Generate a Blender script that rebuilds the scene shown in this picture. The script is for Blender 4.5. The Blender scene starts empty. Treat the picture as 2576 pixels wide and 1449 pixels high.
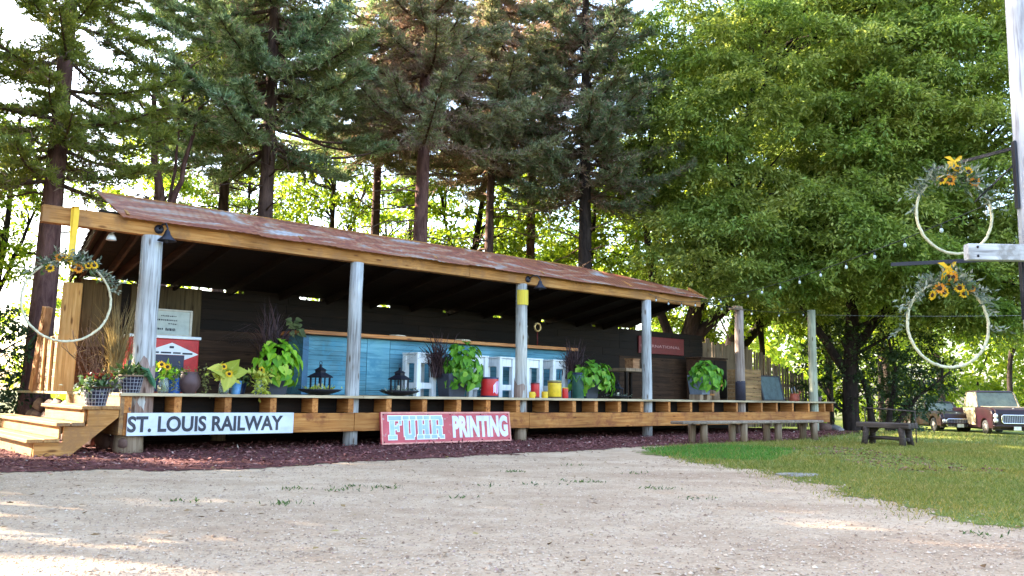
import bpy, math, random
import numpy as np
from mathutils import Vector, Matrix
random.seed(7)
RNG = np.random.default_rng(11)
PI = math.pi
sc = bpy.context.scene
col = sc.collection

# ---------------------------------------------------------------- camera / world / sun
CAM_H = 0.8634
PITCH, ROLL = 0.12655, 0.014935
A = 0.71212                       # direction of the shed front
OX, OY = -5.0795, 11.7145         # first post
cA, sA = math.cos(A), math.sin(A)


def S(u, v, z=0.0):
    """shed coordinates (along the front, towards the back, up) -> world"""
    return Vector((OX + u * cA - v * sA, OY + u * sA + v * cA, z))


camd = bpy.data.cameras.new("camera")
cam = bpy.data.objects.new("camera", camd)
col.objects.link(cam)
camd.sensor_width = 36
camd.lens = 36 * 2122.6 / 2576
camd.clip_end = 2000
fw = Vector((0, math.cos(PITCH), math.sin(PITCH)))
up = Vector((0, -math.sin(PITCH), math.cos(PITCH)))
rt = Vector((1, 0, 0))
r2 = rt * math.cos(ROLL) + up * math.sin(ROLL)
u2 = -rt * math.sin(ROLL) + up * math.cos(ROLL)
m = Matrix((r2, u2, -fw)).transposed().to_4x4()
m.translation = Vector((0, 0, CAM_H))
cam.matrix_world = m
sc.camera = cam

SUN_EL = math.radians(25.5)
SUN_AZ = Vector((-0.95, 0.31, 0)).normalized()
SUN = (SUN_AZ * math.cos(SUN_EL) + Vector((0, 0, math.sin(SUN_EL)))).normalized()
w = bpy.data.worlds.new("World")
sc.world = w
w.use_nodes = True
nt = w.node_tree
nt.nodes.clear()
sky = nt.nodes.new("ShaderNodeTexSky")
sky.sky_type = 'NISHITA'
sky.sun_disc = False
sky.sun_elevation = SUN_EL
sky.sun_rotation = math.atan2(SUN_AZ.x, SUN_AZ.y)
sky.air_density = 1.0
sky.dust_density = 3.0
sky.ozone_density = 1.0
bg = nt.nodes.new("ShaderNodeBackground")
bg.inputs[1].default_value = 0.15
wo = nt.nodes.new("ShaderNodeOutputWorld")
nt.links.new(sky.outputs[0], bg.inputs[0])
nt.links.new(bg.outputs[0], wo.inputs[0])
sl = bpy.data.lights.new("sun", 'SUN')
sl.energy = 4.6
sl.angle = math.radians(0.6)
sl.color = (1.0, 0.88, 0.70)
so = bpy.data.objects.new("sun", sl)
col.objects.link(so)
so.rotation_euler = (-SUN).to_track_quat('-Z', 'Y').to_euler()
so.location = (-20, 20, 30)
vs = sc.view_settings
vs.view_transform = 'Standard'
vs.look = 'None'
vs.gamma = 1
vs.exposure = 3.15
sc.render.engine = 'CYCLES'
sc.cycles.use_denoising = True
sc.cycles.max_bounces = 7
sc.cycles.diffuse_bounces = 4
sc.cycles.transmission_bounces = 5
sc.cycles.sample_clamp_indirect = 8

# ---------------------------------------------------------------- materials
MATS = {}


def newmat(name):
    mt = bpy.data.materials.new(name)
    mt.use_nodes = True
    n = mt.node_tree
    for x in list(n.nodes):
        n.nodes.remove(x)
    out = n.nodes.new("ShaderNodeOutputMaterial")
    b = n.nodes.new("ShaderNodeBsdfPrincipled")
    n.links.new(b.outputs[0], out.inputs[0])
    return mt, n, b, out


def c4(c):
    return (c[0], c[1], c[2], 1.0)


def ramp(n, stops, interp='LINEAR'):
    r = n.nodes.new("ShaderNodeValToRGB")
    r.color_ramp.interpolation = interp
    e = r.color_ramp.elements
    while len(e) > 1:
        e.remove(e[-1])
    e[0].position = stops[0][0]
    e[0].color = c4(stops[0][1])
    for p, c in stops[1:]:
        q = e.new(p)
        q.color = c4(c)
    return r


def noise(n, scale, detail=4, rough=0.6, vec=(1, 1, 1), coord='Object', dist=0.0, loc=(0, 0, 0)):
    tc = n.nodes.new("ShaderNodeTexCoord")
    mp = n.nodes.new("ShaderNodeMapping")
    mp.inputs['Scale'].default_value = vec
    mp.inputs['Location'].default_value = loc
    n.links.new(tc.outputs[coord], mp.inputs[0])
    t = n.nodes.new("ShaderNodeTexNoise")
    t.inputs['Scale'].default_value = scale
    t.inputs['Detail'].default_value = detail
    t.inputs['Roughness'].default_value = rough
    t.inputs['Distortion'].default_value = dist
    n.links.new(mp.outputs[0], t.inputs[0])
    return t


def bump(n, b, src, strength, dist=0.01):
    k = n.nodes.new("ShaderNodeBump")
    k.inputs['Strength'].default_value = strength
    k.inputs['Distance'].default_value = dist
    n.links.new(src, k.inputs['Height'])
    n.links.new(k.outputs[0], b.inputs['Normal'])


def mixc(n, fac, a, b, mode='MIX'):
    x = n.nodes.new("ShaderNodeMix")
    x.data_type = 'RGBA'
    x.blend_type = mode
    for sock, val in ((x.inputs[0], fac), (x.inputs[6], a), (x.inputs[7], b)):
        if hasattr(val, 'is_linked') or hasattr(val, 'links'):
            n.links.new(val, sock)
        elif isinstance(val, (int, float)):
            sock.default_value = val
        else:
            sock.default_value = c4(val)
    return x.outputs[2]


def plain(name, c, rough=0.6, metal=0.0, var=0.18, scale=9, spec=0.4):
    """painted / moulded surface with slight mottling and grime"""
    if name in MATS:
        return MATS[name]
    mt, n, b, o = newmat(name)
    t = noise(n, scale, 5, 0.65)
    lo = tuple(max(0, x * (1 - var * 1.6)) for x in c)
    hi = tuple(min(1, x * (1 + var)) for x in c)
    r = ramp(n, [(0.28, lo), (0.5, c), (0.75, hi)])
    n.links.new(t.outputs[0], r.inputs[0])
    n.links.new(r.outputs[0], b.inputs['Base Color'])
    b.inputs['Roughness'].default_value = rough
    b.inputs['Metallic'].default_value = metal
    b.inputs['Specular IOR Level'].default_value = spec
    bump(n, b, t.outputs[0], 0.15, 0.004)
    MATS[name] = mt
    return mt


def wood(name, dark, mid, light, axis='x', rough=0.75, knots=True, stain=None, fine=1.0):
    """grain stretched along one axis, board-to-board tone by island, knots"""
    if name in MATS:
        return MATS[name]
    mt, n, b, o = newmat(name)
    lo, hi = 0.9, 16 * fine
    vec = {'x': (lo, hi, hi), 'y': (hi, lo, hi), 'z': (hi, hi, lo)}[axis]
    t = noise(n, 1.6, 7, 0.62, vec, dist=0.6)
    r = ramp(n, [(0.30, dark), (0.48, mid), (0.68, light)])
    n.links.new(t.outputs[0], r.inputs[0])
    c = r.outputs[0]
    big = noise(n, 0.9, 3, 0.6, loc=(3.1, 7.7, 1.3))
    rb = ramp(n, [(0.3, (0.50, 0.46, 0.42)), (0.55, (1.0, 1.0, 1.0)), (0.75, (1.22, 1.14, 1.0))])
    n.links.new(big.outputs[0], rb.inputs[0])
    c = mixc(n, 0.8, c, rb.outputs[0], 'MULTIPLY')
    g = n.nodes.new("ShaderNodeNewGeometry")
    ri = ramp(n, [(0, (0.72, 0.72, 0.72)), (1, (1.15, 1.12, 1.08))])
    n.links.new(g.outputs['Random Per Island'], ri.inputs[0])
    c = mixc(n, 0.8, c, ri.outputs[0], 'MULTIPLY')
    if knots:
        kv = {'x': (0.9, 3.2, 3.2), 'y': (3.2, 0.9, 3.2), 'z': (3.2, 3.2, 0.9)}[axis]
        tc = n.nodes.new("ShaderNodeTexCoord")
        mp = n.nodes.new("ShaderNodeMapping")
        mp.inputs['Scale'].default_value = kv
        n.links.new(tc.outputs['Object'], mp.inputs[0])
        vo = n.nodes.new("ShaderNodeTexVoronoi")
        vo.inputs['Scale'].default_value = 2.3
        n.links.new(mp.outputs[0], vo.inputs[0])
        rk = ramp(n, [(0.0, (0.13, 0.08, 0.055)), (0.085, (0.30, 0.2, 0.14)), (0.15, (0.92, 0.88, 0.84)), (0.22, (1, 1, 1))])
        n.links.new(vo.outputs['Distance'], rk.inputs[0])
        c = mixc(n, 0.85, c, rk.outputs[0], 'MULTIPLY')
    if stain:
        ts = noise(n, 2.2, 6, 0.7, loc=(9, 2, 5))
        rs = ramp(n, [(0.50, (0, 0, 0)), (0.62, (1, 1, 1))])
        n.links.new(ts.outputs[0], rs.inputs[0])
        c = mixc(n, rs.outputs[0], c, stain)
    n.links.new(c, b.inputs['Base Color'])
    b.inputs['Roughness'].default_value = rough
    b.inputs['Specular IOR Level'].default_value = 0.25
    bump(n, b, t.outputs[0], 0.35, 0.006)
    MATS[name] = mt
    return mt


def leafmat(name, stops, trans=0.45, tint=(1.25, 1.25, 0.6), rough=0.55, clump=None, cscale=0.7):
    """leaf: colour by leaf, clump-sized colour drift, light passing through"""
    if name in MATS:
        return MATS[name]
    mt, n, b, o = newmat(name)
    g = n.nodes.new("ShaderNodeNewGeometry")
    r = ramp(n, stops)
    n.links.new(g.outputs['Random Per Island'], r.inputs[0])
    c = r.outputs[0]
    if clump:
        t = noise(n, cscale, 3, 0.6)
        rc = ramp(n, [(0.35, (0, 0, 0)), (0.65, (1, 1, 1))])
        n.links.new(t.outputs[0], rc.inputs[0])
        c = mixc(n, rc.outputs[0], c, clump, 'MULTIPLY')
    n.links.new(c, b.inputs['Base Color'])
    b.inputs['Roughness'].default_value = rough
    b.inputs['Specular IOR Level'].default_value = 0.3
    tr = n.nodes.new("ShaderNodeBsdfTranslucent")
    n.links.new(mixc(n, 1.0, c, tint, 'MULTIPLY'), tr.inputs[0])
    ms = n.nodes.new("ShaderNodeMixShader")
    ms.inputs[0].default_value = trans
    n.links.new(b.outputs[0], ms.inputs[1])
    n.links.new(tr.outputs[0], ms.inputs[2])
    n.links.new(ms.outputs[0], o.inputs[0])
    MATS[name] = mt
    return mt


def islandmat(name, stops, rough=0.85):
    if name in MATS:
        return MATS[name]
    mt, n, b, o = newmat(name)
    g = n.nodes.new("ShaderNodeNewGeometry")
    r = ramp(n, stops)
    n.links.new(g.outputs['Random Per Island'], r.inputs[0])
    n.links.new(r.outputs[0], b.inputs['Base Color'])
    b.inputs['Roughness'].default_value = rough
    b.inputs['Specular IOR Level'].default_value = 0.2
    MATS[name] = mt
    return mt


def glassmat(name, c=(0.8, 0.9, 0.88), rough=0.05):
    if name in MATS:
        return MATS[name]
    mt, n, b, o = newmat(name)
    b.inputs['Base Color'].default_value = c4(c)
    b.inputs['Transmission Weight'].default_value = 0.9
    b.inputs['Roughness'].default_value = rough
    b.inputs['IOR'].default_value = 1.3
    MATS[name] = mt
    return mt


LUMBER = wood("yellow_lumber", (0.20, 0.085, 0.022), (0.40, 0.185, 0.052), (0.52, 0.28, 0.10), 'x', stain=(0.30, 0.145, 0.055))
LUMBER_Y = wood("yellow_lumber_across", (0.17, 0.08, 0.03), (0.32, 0.165, 0.06), (0.42, 0.25, 0.10), 'y', stain=(0.20, 0.125, 0.075))
LUMBER_Z = wood("yellow_lumber_upright", (0.32, 0.17, 0.055), (0.50, 0.29, 0.10), (0.62, 0.40, 0.17), 'z')
JOIST = wood("orange_joist", (0.20, 0.07, 0.02), (0.40, 0.155, 0.04), (0.52, 0.25, 0.08), 'y')
RIM = wood("rim_lumber", (0.20, 0.07, 0.018), (0.36, 0.145, 0.036), (0.46, 0.225, 0.07), 'x', stain=(0.24, 0.08, 0.025))
DECKW = wood("weathered_deck", (0.26, 0.19, 0.11), (0.44, 0.35, 0.22), (0.56, 0.47, 0.32), 'y', knots=False)
POSTW = wood("whitewashed_pole", (0.14, 0.13, 0.125), (0.42, 0.43, 0.44), (0.58, 0.60, 0.615), 'z', fine=1.3)
POSTB = wood("brown_pole", (0.14, 0.09, 0.07), (0.27, 0.19, 0.15), (0.36, 0.28, 0.23), 'z')
POSTG = wood("greenish_pole", (0.22, 0.24, 0.18), (0.40, 0.42, 0.33), (0.50, 0.52, 0.42), 'z')
LOGW = wood("raw_log", (0.13, 0.08, 0.05), (0.25, 0.175, 0.115), (0.36, 0.27, 0.19), 'z')
BENCHW = wood("grey_bench_wood", (0.12, 0.085, 0.065), (0.22, 0.165, 0.125), (0.31, 0.25, 0.195), 'x')
DARKW = wood("shade_dark_board", (0.0055, 0.0027, 0.0015), (0.0105, 0.005, 0.0026), (0.018, 0.0088, 0.0045), 'x')  # near-black board colour with the shed's inner shade put into it
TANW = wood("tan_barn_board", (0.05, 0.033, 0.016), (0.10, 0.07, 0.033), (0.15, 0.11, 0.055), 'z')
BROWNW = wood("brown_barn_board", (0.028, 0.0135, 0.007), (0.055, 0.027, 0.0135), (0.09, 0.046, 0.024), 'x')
REDW = wood("red_brown_siding", (0.16, 0.075, 0.04), (0.30, 0.15, 0.075), (0.42, 0.24, 0.13), 'x')
RAFT = wood("dark_rafter", (0.03, 0.014, 0.01), (0.055, 0.026, 0.017), (0.09, 0.045, 0.03), 'y')
FENCEW = wood("grey_fence_board", (0.11, 0.075, 0.05), (0.20, 0.14, 0.09), (0.30, 0.22, 0.15), 'z')
BARTOP = wood("orange_bar_top", (0.24, 0.08, 0.02), (0.46, 0.17, 0.045), (0.58, 0.27, 0.09), 'x', rough=0.4)
DARKBENCH = wood("dark_rustic_wood", (0.03, 0.022, 0.02), (0.07, 0.052, 0.045), (0.12, 0.09, 0.08), 'x')
BLUEP = wood("blue_paint_board", (0.045, 0.16, 0.235), (0.12, 0.32, 0.42), (0.18, 0.40, 0.51), 'x', knots=False, stain=(0.075, 0.25, 0.35))
WHITEP = wood("white_painted_wood", (0.52, 0.56, 0.60), (0.70, 0.74, 0.78), (0.80, 0.83, 0.86), 'z', knots=False)
WHITEX = wood("worn_white_timber", (0.10, 0.09, 0.09), (0.46, 0.46, 0.49), (0.62, 0.62, 0.65), 'x', fine=0.9, stain=(0.26, 0.24, 0.23))
STRAWHOOP = plain("straw_hoop", (0.60, 0.55, 0.38), 0.75, var=0.25, scale=30)
BLACK = plain("black_iron", (0.018, 0.018, 0.028), 0.45, 0.3)
NAVY = plain("navy_enamel", (0.016, 0.02, 0.06), 0.35)
CHAR = plain("charcoal_pot", (0.035, 0.038, 0.055), 0.6)
SLATE = plain("slate_pot", (0.16, 0.19, 0.25), 0.6)
RED = plain("red_enamel", (0.52, 0.018, 0.022), 0.35)
REDD = plain("dark_red_enamel", (0.13, 0.008, 0.01), 0.45)
YEL = plain("yellow_tin", (0.72, 0.47, 0.02), 0.4)
YELR = plain("yellow_ribbon", (0.80, 0.50, 0.03), 0.6, var=0.08)
WHITE = plain("white_enamel", (0.74, 0.77, 0.80), 0.4, var=0.05)
CREAM = plain("cream_sign_face", (0.42, 0.46, 0.42), 0.6, var=0.12)
INK = plain("dark_ink", (0.02, 0.02, 0.035), 0.6)
BLUE = plain("blue_glaze", (0.03, 0.09, 0.30), 0.25)
BLUEL = plain("light_blue_glaze", (0.10, 0.26, 0.50), 0.3)
TERRA = plain("dark_clay", (0.085, 0.045, 0.045), 0.55)
STONE = plain("grey_stone", (0.22, 0.20, 0.19), 0.85, var=0.3)
STONEB = plain("brown_stone", (0.16, 0.09, 0.07), 0.85, var=0.35, scale=4)
GREYST = plain("flat_grey_stone", (0.27, 0.235, 0.215), 0.9, var=0.3, scale=6)
CHALK = plain("green_chalkboard", (0.075, 0.11, 0.115), 0.7, var=0.3, scale=5)
GREENB = plain("green_tin", (0.015, 0.07, 0.05), 0.4)
MAROON = plain("maroon_car_paint", (0.015, 0.003, 0.0055), 0.3, var=0.35, scale=3)
SUNLIT_CREAM = plain("sunlit_cream_paint", (0.24, 0.20, 0.13), 0.5, var=0.45, scale=4)  # cream stands in for sunlight on the truck's side and top
CHROME = plain("chrome", (0.70, 0.70, 0.74), 0.2, 1.0, 0.05)
TYRE = plain("tyre_rubber", (0.015, 0.015, 0.016), 0.8)
CARGLASS = plain("car_window", (0.10, 0.12, 0.08), 0.08, 0.0, 0.3, 2, 0.8)
GLASSC = glassmat("clear_glass")
BULBM = plain("frosted_bulb", (0.46, 0.52, 0.54), 0.2, var=0.02)
GALV = plain("wire_grey", (0.34, 0.34, 0.37), 0.5, 0.3)
PALEB = plain("pale_blue_letter", (0.33, 0.47, 0.60), 0.55, var=0.14, scale=14)
SIGNRED = plain("faded_red_sign", (0.52, 0.055, 0.075), 0.5, var=0.22, scale=5)
PINKR = plain("pink_edge", (0.66, 0.28, 0.22), 0.5, var=0.2)
SIGNW = plain("white_letter_paint", (0.76, 0.76, 0.80), 0.5, var=0.06)
SOIL = plain("dark_soil", (0.03, 0.02, 0.014), 0.95)
TIN = plain("tarnished_tin", (0.4, 0.36, 0.16), 0.4, 0.5)


def roofmat():
    mt, n, b, o = newmat("rusty_tin_roof")
    t = noise(n, 1.3, 7, 0.66, (0.5, 2.2, 2.2), dist=1.4)
    r = ramp(n, [(0.30, (0.11, 0.036, 0.018)), (0.40, (0.30, 0.10, 0.035)), (0.46, (0.17, 0.048, 0.024)), (0.50, (0.29, 0.075, 0.032)),
                 (0.54, (0.32, 0.15, 0.07)), (0.60, (0.30, 0.23, 0.20)), (0.65, (0.44, 0.40, 0.40)), (0.72, (0.15, 0.21, 0.26))])
    n.links.new(t.outputs[0], r.inputs[0])
    t2 = noise(n, 5, 7, 0.7, (0.6, 2.5, 2.5))
    r2_ = ramp(n, [(0.3, (0.55, 0.5, 0.48)), (0.6, (1, 1, 1)), (0.8, (1.2, 1.1, 1.05))])
    n.links.new(t2.outputs[0], r2_.inputs[0])
    c = mixc(n, 0.8, r.outputs[0], r2_.outputs[0], 'MULTIPLY')
    n.links.new(c, b.inputs['Base Color'])
    b.inputs['Roughness'].default_value = 0.5
    b.inputs['Metallic'].default_value = 0.15
    bump(n, b, t2.outputs[0], 0.2, 0.005)
    return mt


ROOF = roofmat()


def worn(name, c, rust=(0.20, 0.085, 0.035), amount=0.62, rough=0.5):
    """old painted board: faded tone, rust blooms and flaked chips"""
    mt, n, b, o = newmat(name)
    t = noise(n, 2.2, 5, 0.65, (1, 1, 1.6))
    r = ramp(n, [(0.3, tuple(x * 0.74 for x in c)), (0.55, c), (0.75, tuple(min(1, x * 1.12 + 0.03) for x in c))])
    n.links.new(t.outputs[0], r.inputs[0])
    t2 = noise(n, 9, 7, 0.75, loc=(2, 5, 1))
    r2_ = ramp(n, [(amount, (0, 0, 0)), (amount + 0.04, (1, 1, 1))])
    n.links.new(t2.outputs[0], r2_.inputs[0])
    n.links.new(mixc(n, r2_.outputs[0], r.outputs[0], rust), b.inputs['Base Color'])
    b.inputs['Roughness'].default_value = rough
    bump(n, b, t2.outputs[0], 0.15, 0.004)
    return mt



def barkmat(name, dark, light):
    mt, n, b, o = newmat(name)
    t = noise(n, 3.0, 8, 0.7, (3, 3, 0.7), dist=0.5)
    r = ramp(n, [(0.32, dark), (0.66, light)])
    n.links.new(t.outputs[0], r.inputs[0])
    n.links.new(r.outputs[0], b.inputs['Base Color'])
    b.inputs['Roughness'].default_value = 0.95
    b.inputs['Specular IOR Level'].default_value = 0.1
    bump(n, b, t.outputs[0], 0.9, 0.05)
    return mt


BARK = barkmat("spruce_bark", (0.035, 0.020, 0.018), (0.14, 0.085, 0.07))
BARKR = barkmat("reddish_bark", (0.055, 0.024, 0.022), (0.19, 0.10, 0.085))
BARKD = barkmat("dark_bark", (0.014, 0.010, 0.010), (0.055, 0.040, 0.034))
TWIG = barkmat("dry_twig", (0.07, 0.04, 0.03), (0.17, 0.11, 0.08))

N_BLUE = leafmat("blue_spruce_needle", [(0, (0.09, 0.14, 0.075)), (0.5, (0.20, 0.285, 0.165)), (1, (0.40, 0.49, 0.31))], 0.35, (0.9, 1.1, 0.7),
                 clump=(1.25, 0.95, 0.62))
N_DARK = leafmat("dark_spruce_needle", [(0, (0.075, 0.11, 0.065)), (1, (0.25, 0.31, 0.19))], 0.35, (0.9, 1.1, 0.7), clump=(1.2, 0.95, 0.75))
N_GREY = leafmat("grey_green_needle", [(0, (0.13, 0.165, 0.095)), (1, (0.35, 0.39, 0.24))], 0.4, (1.1, 1.0, 0.75), clump=(1.12, 0.96, 0.75))
N_YEL = leafmat("yellow_green_needle", [(0, (0.13, 0.18, 0.05)), (1, (0.34, 0.40, 0.12))], 0.5, (1.2, 1.15, 0.6), clump=(1.1, 0.95, 0.7))
N_DRY = leafmat("dry_brown_needle", [(0, (0.19, 0.125, 0.095)), (1, (0.44, 0.33, 0.26))], 0.4, (1.1, 0.9, 0.7))
L_BRIGHT = leafmat("backlit_leaf", [(0, (0.11, 0.17, 0.02)), (0.6, (0.22, 0.29, 0.035)), (1, (0.36, 0.38, 0.05))], 0.6, (1.5, 1.45, 0.6),
                   clump=(0.75, 0.9, 0.9), cscale=0.5)
L_MID = leafmat("maple_leaf", [(0, (0.14, 0.175, 0.034)), (0.6, (0.31, 0.345, 0.08)), (1, (0.52, 0.52, 0.17))], 0.5, (1.28, 1.26, 0.7),
                clump=(0.62, 0.86, 0.75), cscale=0.55)
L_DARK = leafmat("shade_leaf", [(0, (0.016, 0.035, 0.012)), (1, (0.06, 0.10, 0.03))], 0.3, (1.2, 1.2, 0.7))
L_BLUE = leafmat("blue_green_shrub_leaf", [(0, (0.02, 0.06, 0.045)), (1, (0.06, 0.13, 0.10))], 0.25, (0.9, 1.1, 0.9))
L_LIME = leafmat("lime_vine_leaf", [(0, (0.09, 0.26, 0.012)), (0.4, (0.20, 0.43, 0.02)), (0.8, (0.30, 0.52, 0.03)), (1, (0.46, 0.60, 0.08))], 0.35, (1.2, 1.2, 0.5), 0.4)
L_LIMED = leafmat("deep_vine_leaf", [(0, (0.05, 0.17, 0.015)), (0.4, (0.12, 0.31, 0.022)), (0.8, (0.20, 0.42, 0.035)), (1, (0.34, 0.50, 0.07))], 0.35, (1.2, 1.2, 0.5), 0.4)
L_PURPLE = leafmat("purple_fountain_grass", [(0, (0.02, 0.010, 0.013)), (1, (0.10, 0.055, 0.055))], 0.2, (1, 0.8, 0.9))
L_STRAW = leafmat("dry_straw_grass", [(0, (0.17, 0.12, 0.05)), (1, (0.38, 0.30, 0.15))], 0.3, (1.1, 1.0, 0.7))
L_HERB = leafmat("herb_leaf", [(0, (0.035, 0.075, 0.025)), (1, (0.13, 0.19, 0.06))], 0.35, (1.2, 1.2, 0.6))
L_SAGE = leafmat("sage_leaf", [(0, (0.09, 0.12, 0.085)), (0.6, (0.22, 0.26, 0.19)), (1, (0.44, 0.43, 0.35))], 0.25, (1, 1, 0.9))
L_YGREEN = leafmat("yellow_green_leaf", [(0, (0.30, 0.36, 0.03)), (1, (0.62, 0.62, 0.12))], 0.35, (1.2, 1.1, 0.6))
L_RED = leafmat("red_foliage", [(0, (0.08, 0.015, 0.012)), (1, (0.20, 0.05, 0.025))], 0.3, (1.2, 0.8, 0.6))
PETAL = leafmat("sunflower_petal", [(0, (0.78, 0.42, 0.01)), (1, (0.90, 0.58, 0.03))], 0.3, (1.1, 1, 0.5))
PETALO = leafmat("orange_petal", [(0, (0.70, 0.24, 0.02)), (1, (0.85, 0.38, 0.04))], 0.3, (1.1, 0.9, 0.5))
SEED = plain("flower_centre", (0.05, 0.02, 0.01), 0.9)
GRASSM = leafmat("lawn_blade", [(0, (0.095, 0.135, 0.02)), (0.5, (0.175, 0.215, 0.042)), (0.8, (0.26, 0.265, 0.07)), (1, (0.40, 0.33, 0.15))], 0.35, (1.2, 1.2, 0.5),
                 clump=(1.3, 1.0, 0.95), cscale=0.45)
GRASSG = leafmat("lush_grass_blade", [(0, (0.04, 0.14, 0.016)), (1, (0.12, 0.28, 0.04))], 0.35, (1.1, 1.2, 0.5))
PEBBLE = islandmat("gravel_stone", [(0, (0.20, 0.125, 0.085)), (0.25, (0.395, 0.275, 0.185)), (0.7, (0.53, 0.392, 0.277)), (0.92, (0.615, 0.48, 0.36)), (1, (0.32, 0.20, 0.17))])
CHIP = islandmat("red_mulch_chip", [(0, (0.07, 0.021, 0.021)), (0.4, (0.165, 0.055, 0.052)), (0.8, (0.26, 0.105, 0.095)), (0.97, (0.36, 0.2, 0.17)), (1, (0.5, 0.4, 0.33))])

# ---------------------------------------------------------------- mesh builder


class MB:
    def __init__(s):
        s.v, s.f, s.sm, s.mi = [], [], [], []
        s.mat = 0

    def add(s, verts, faces, smooth=False):
        o = len(s.v)
        s.v += [tuple(p) for p in verts]
        for f in faces:
            s.f.append(tuple(i + o for i in f))
            s.sm.append(smooth)
            s.mi.append(s.mat)
        return s

    def box(s, x0, x1, y0, y1, z0, z1, rot=None, piv=None):
        v = [Vector((x, y, z)) for z in (z0, z1) for y in (y0, y1) for x in (x0, x1)]
        if rot is not None:
            p = Vector(piv) if piv is not None else Vector(((x0 + x1) / 2, (y0 + y1) / 2, (z0 + z1) / 2))
            v = [rot @ (q - p) + p for q in v]
        return s.add(v, [(0, 2, 3, 1), (4, 5, 7, 6), (0, 1, 5, 4), (2, 6, 7, 3), (0, 4, 6, 2), (1, 3, 7, 5)])

    def bar(s, a, b, wd, ht, upv=(0, 0, 1)):
        a, b = Vector(a), Vector(b)
        d = (b - a).normalized()
        uv = Vector(upv)
        sd = d.cross(uv)
        if sd.length < 1e-4:
            sd = d.cross(Vector((0, 1, 0)))
        sd.normalize()
        uu = sd.cross(d).normalized()
        vv = []
        for p in (a, b):
            for i, j in ((-1, -1), (1, -1), (1, 1), (-1, 1)):
                vv.append(p + sd * wd / 2 * i + uu * ht / 2 * j)
        return s.add(vv, [(0, 3, 2, 1), (4, 5, 6, 7), (0, 1, 5, 4), (1, 2, 6, 5), (2, 3, 7, 6), (3, 0, 4, 7)])

    def tube(s, pts, rads, n=8, caps=True, jit=0.0, smooth=True):
        pts = [Vector(p) for p in pts]
        if not hasattr(rads, '__len__'):
            rads = [rads] * len(pts)
        rings, ref = [], None
        for i, p in enumerate(pts):
            d = (pts[min(i + 1, len(pts) - 1)] - pts[max(i - 1, 0)]).normalized()
            if ref is None:
                ref = Vector((1, 0, 0)) if abs(d.x) < 0.8 else Vector((0, 1, 0))
            ref = (ref - d * ref.dot(d)).normalized()
            b = d.cross(ref)
            ring = []
            for k in range(n):
                t = 2 * PI * k / n
                rr = rads[i] * (1 + (random.uniform(-jit, jit) if jit else 0))
                ring.append(p + (ref * math.cos(t) + b * math.sin(t)) * rr)
            rings.append(ring)
        v = [q for r in rings for q in r]
        f = []
        for i in range(len(pts) - 1):
            for k in range(n):
                k2 = (k + 1) % n
                f.append((i * n + k, i * n + k2, (i + 1) * n + k2, (i + 1) * n + k))
        s.add(v, f, smooth)
        if caps:
            o = len(s.v) - len(v)
            s.f.append(tuple(o + k for k in reversed(range(n))))
            s.f.append(tuple(o + (len(pts) - 1) * n + k for k in range(n)))
            s.sm += [False, False]
            s.mi += [s.mat, s.mat]
        return s

    def lathe(s, prof, n=16, c=(0, 0, 0), smooth=True, closed=True):
        v, f = [], []
        for r, z in prof:
            for k in range(n):
                t = 2 * PI * k / n
                v.append((c[0] + r * math.cos(t), c[1] + r * math.sin(t), c[2] + z))
        for i in range(len(prof) - 1):
            for k in range(n):
                k2 = (k + 1) % n
                f.append((i * n + k, i * n + k2, (i + 1) * n + k2, (i + 1) * n + k))
        s.add(v, f, smooth)
        if closed:
            o = len(s.v) - len(v)
            s.f.append(tuple(o + k for k in reversed(range(n))))
            s.f.append(tuple(o + (len(prof) - 1) * n + k for k in range(n)))
            s.sm += [False, False]
            s.mi += [s.mat, s.mat]
        return s

    def prism(s, poly, y0, y1):
        """polygon in x,z pushed along y"""
        n = len(poly)
        v = [(x, y0, z) for x, z in poly] + [(x, y1, z) for x, z in poly]
        f = [tuple(range(n)), tuple(range(2 * n - 1, n - 1, -1))]
        for k in range(n):
            k2 = (k + 1) % n
            f.append((k, n + k, n + k2, k2))
        return s.add(v, f)

    def prismx(s, poly, x0, x1):
        """polygon in y,z pushed along x"""
        n = len(poly)
        v = [(x0, y, z) for y, z in poly] + [(x1, y, z) for y, z in poly]
        f = [tuple(range(n - 1, -1, -1)), tuple(range(n, 2 * n))]
        for k in range(n):
            k2 = (k + 1) % n
            f.append((k, k2, n + k2, n + k))
        return s.add(v, f)

    def blob(s, c, r, n=8, m=6, jit=0.12, sq=(1, 1, 1)):
        v, f = [], []
        for i in range(m + 1):
            ph = PI * i / m
            for k in range(n):
                t = 2 * PI * k / n
                rr = r * (1 + random.uniform(-jit, jit))
                v.append((c[0] + rr * sq[0] * math.sin(ph) * math.cos(t), c[1] + rr * sq[1] * math.sin(ph) * math.sin(t), c[2] + rr * sq[2] * math.cos(ph)))
        for i in range(m):
            for k in range(n):
                k2 = (k + 1) % n
                f.append((i * n + k, (i + 1) * n + k, (i + 1) * n + k2, i * n + k2))
        return s.add(v, f, True)

    def build(s, name, mats, parent=None, bevel=0.0):
        me = bpy.data.meshes.new(name)
        me.from_pydata(s.v, [], s.f)
        for mt in (mats if isinstance(mats, (list, tuple)) else [mats]):
            me.materials.append(mt)
        me.polygons.foreach_set('use_smooth', s.sm)
        me.polygons.foreach_set('material_index', s.mi)
        me.update()
        o = bpy.data.objects.new(name, me)
        col.objects.link(o)
        if parent:
            o.parent = parent
        if bevel:
            bv = o.modifiers.new('bevel', 'BEVEL')
            bv.width = bevel
            bv.segments = 1
            bv.limit_method = 'ANGLE'
        return o


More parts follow.
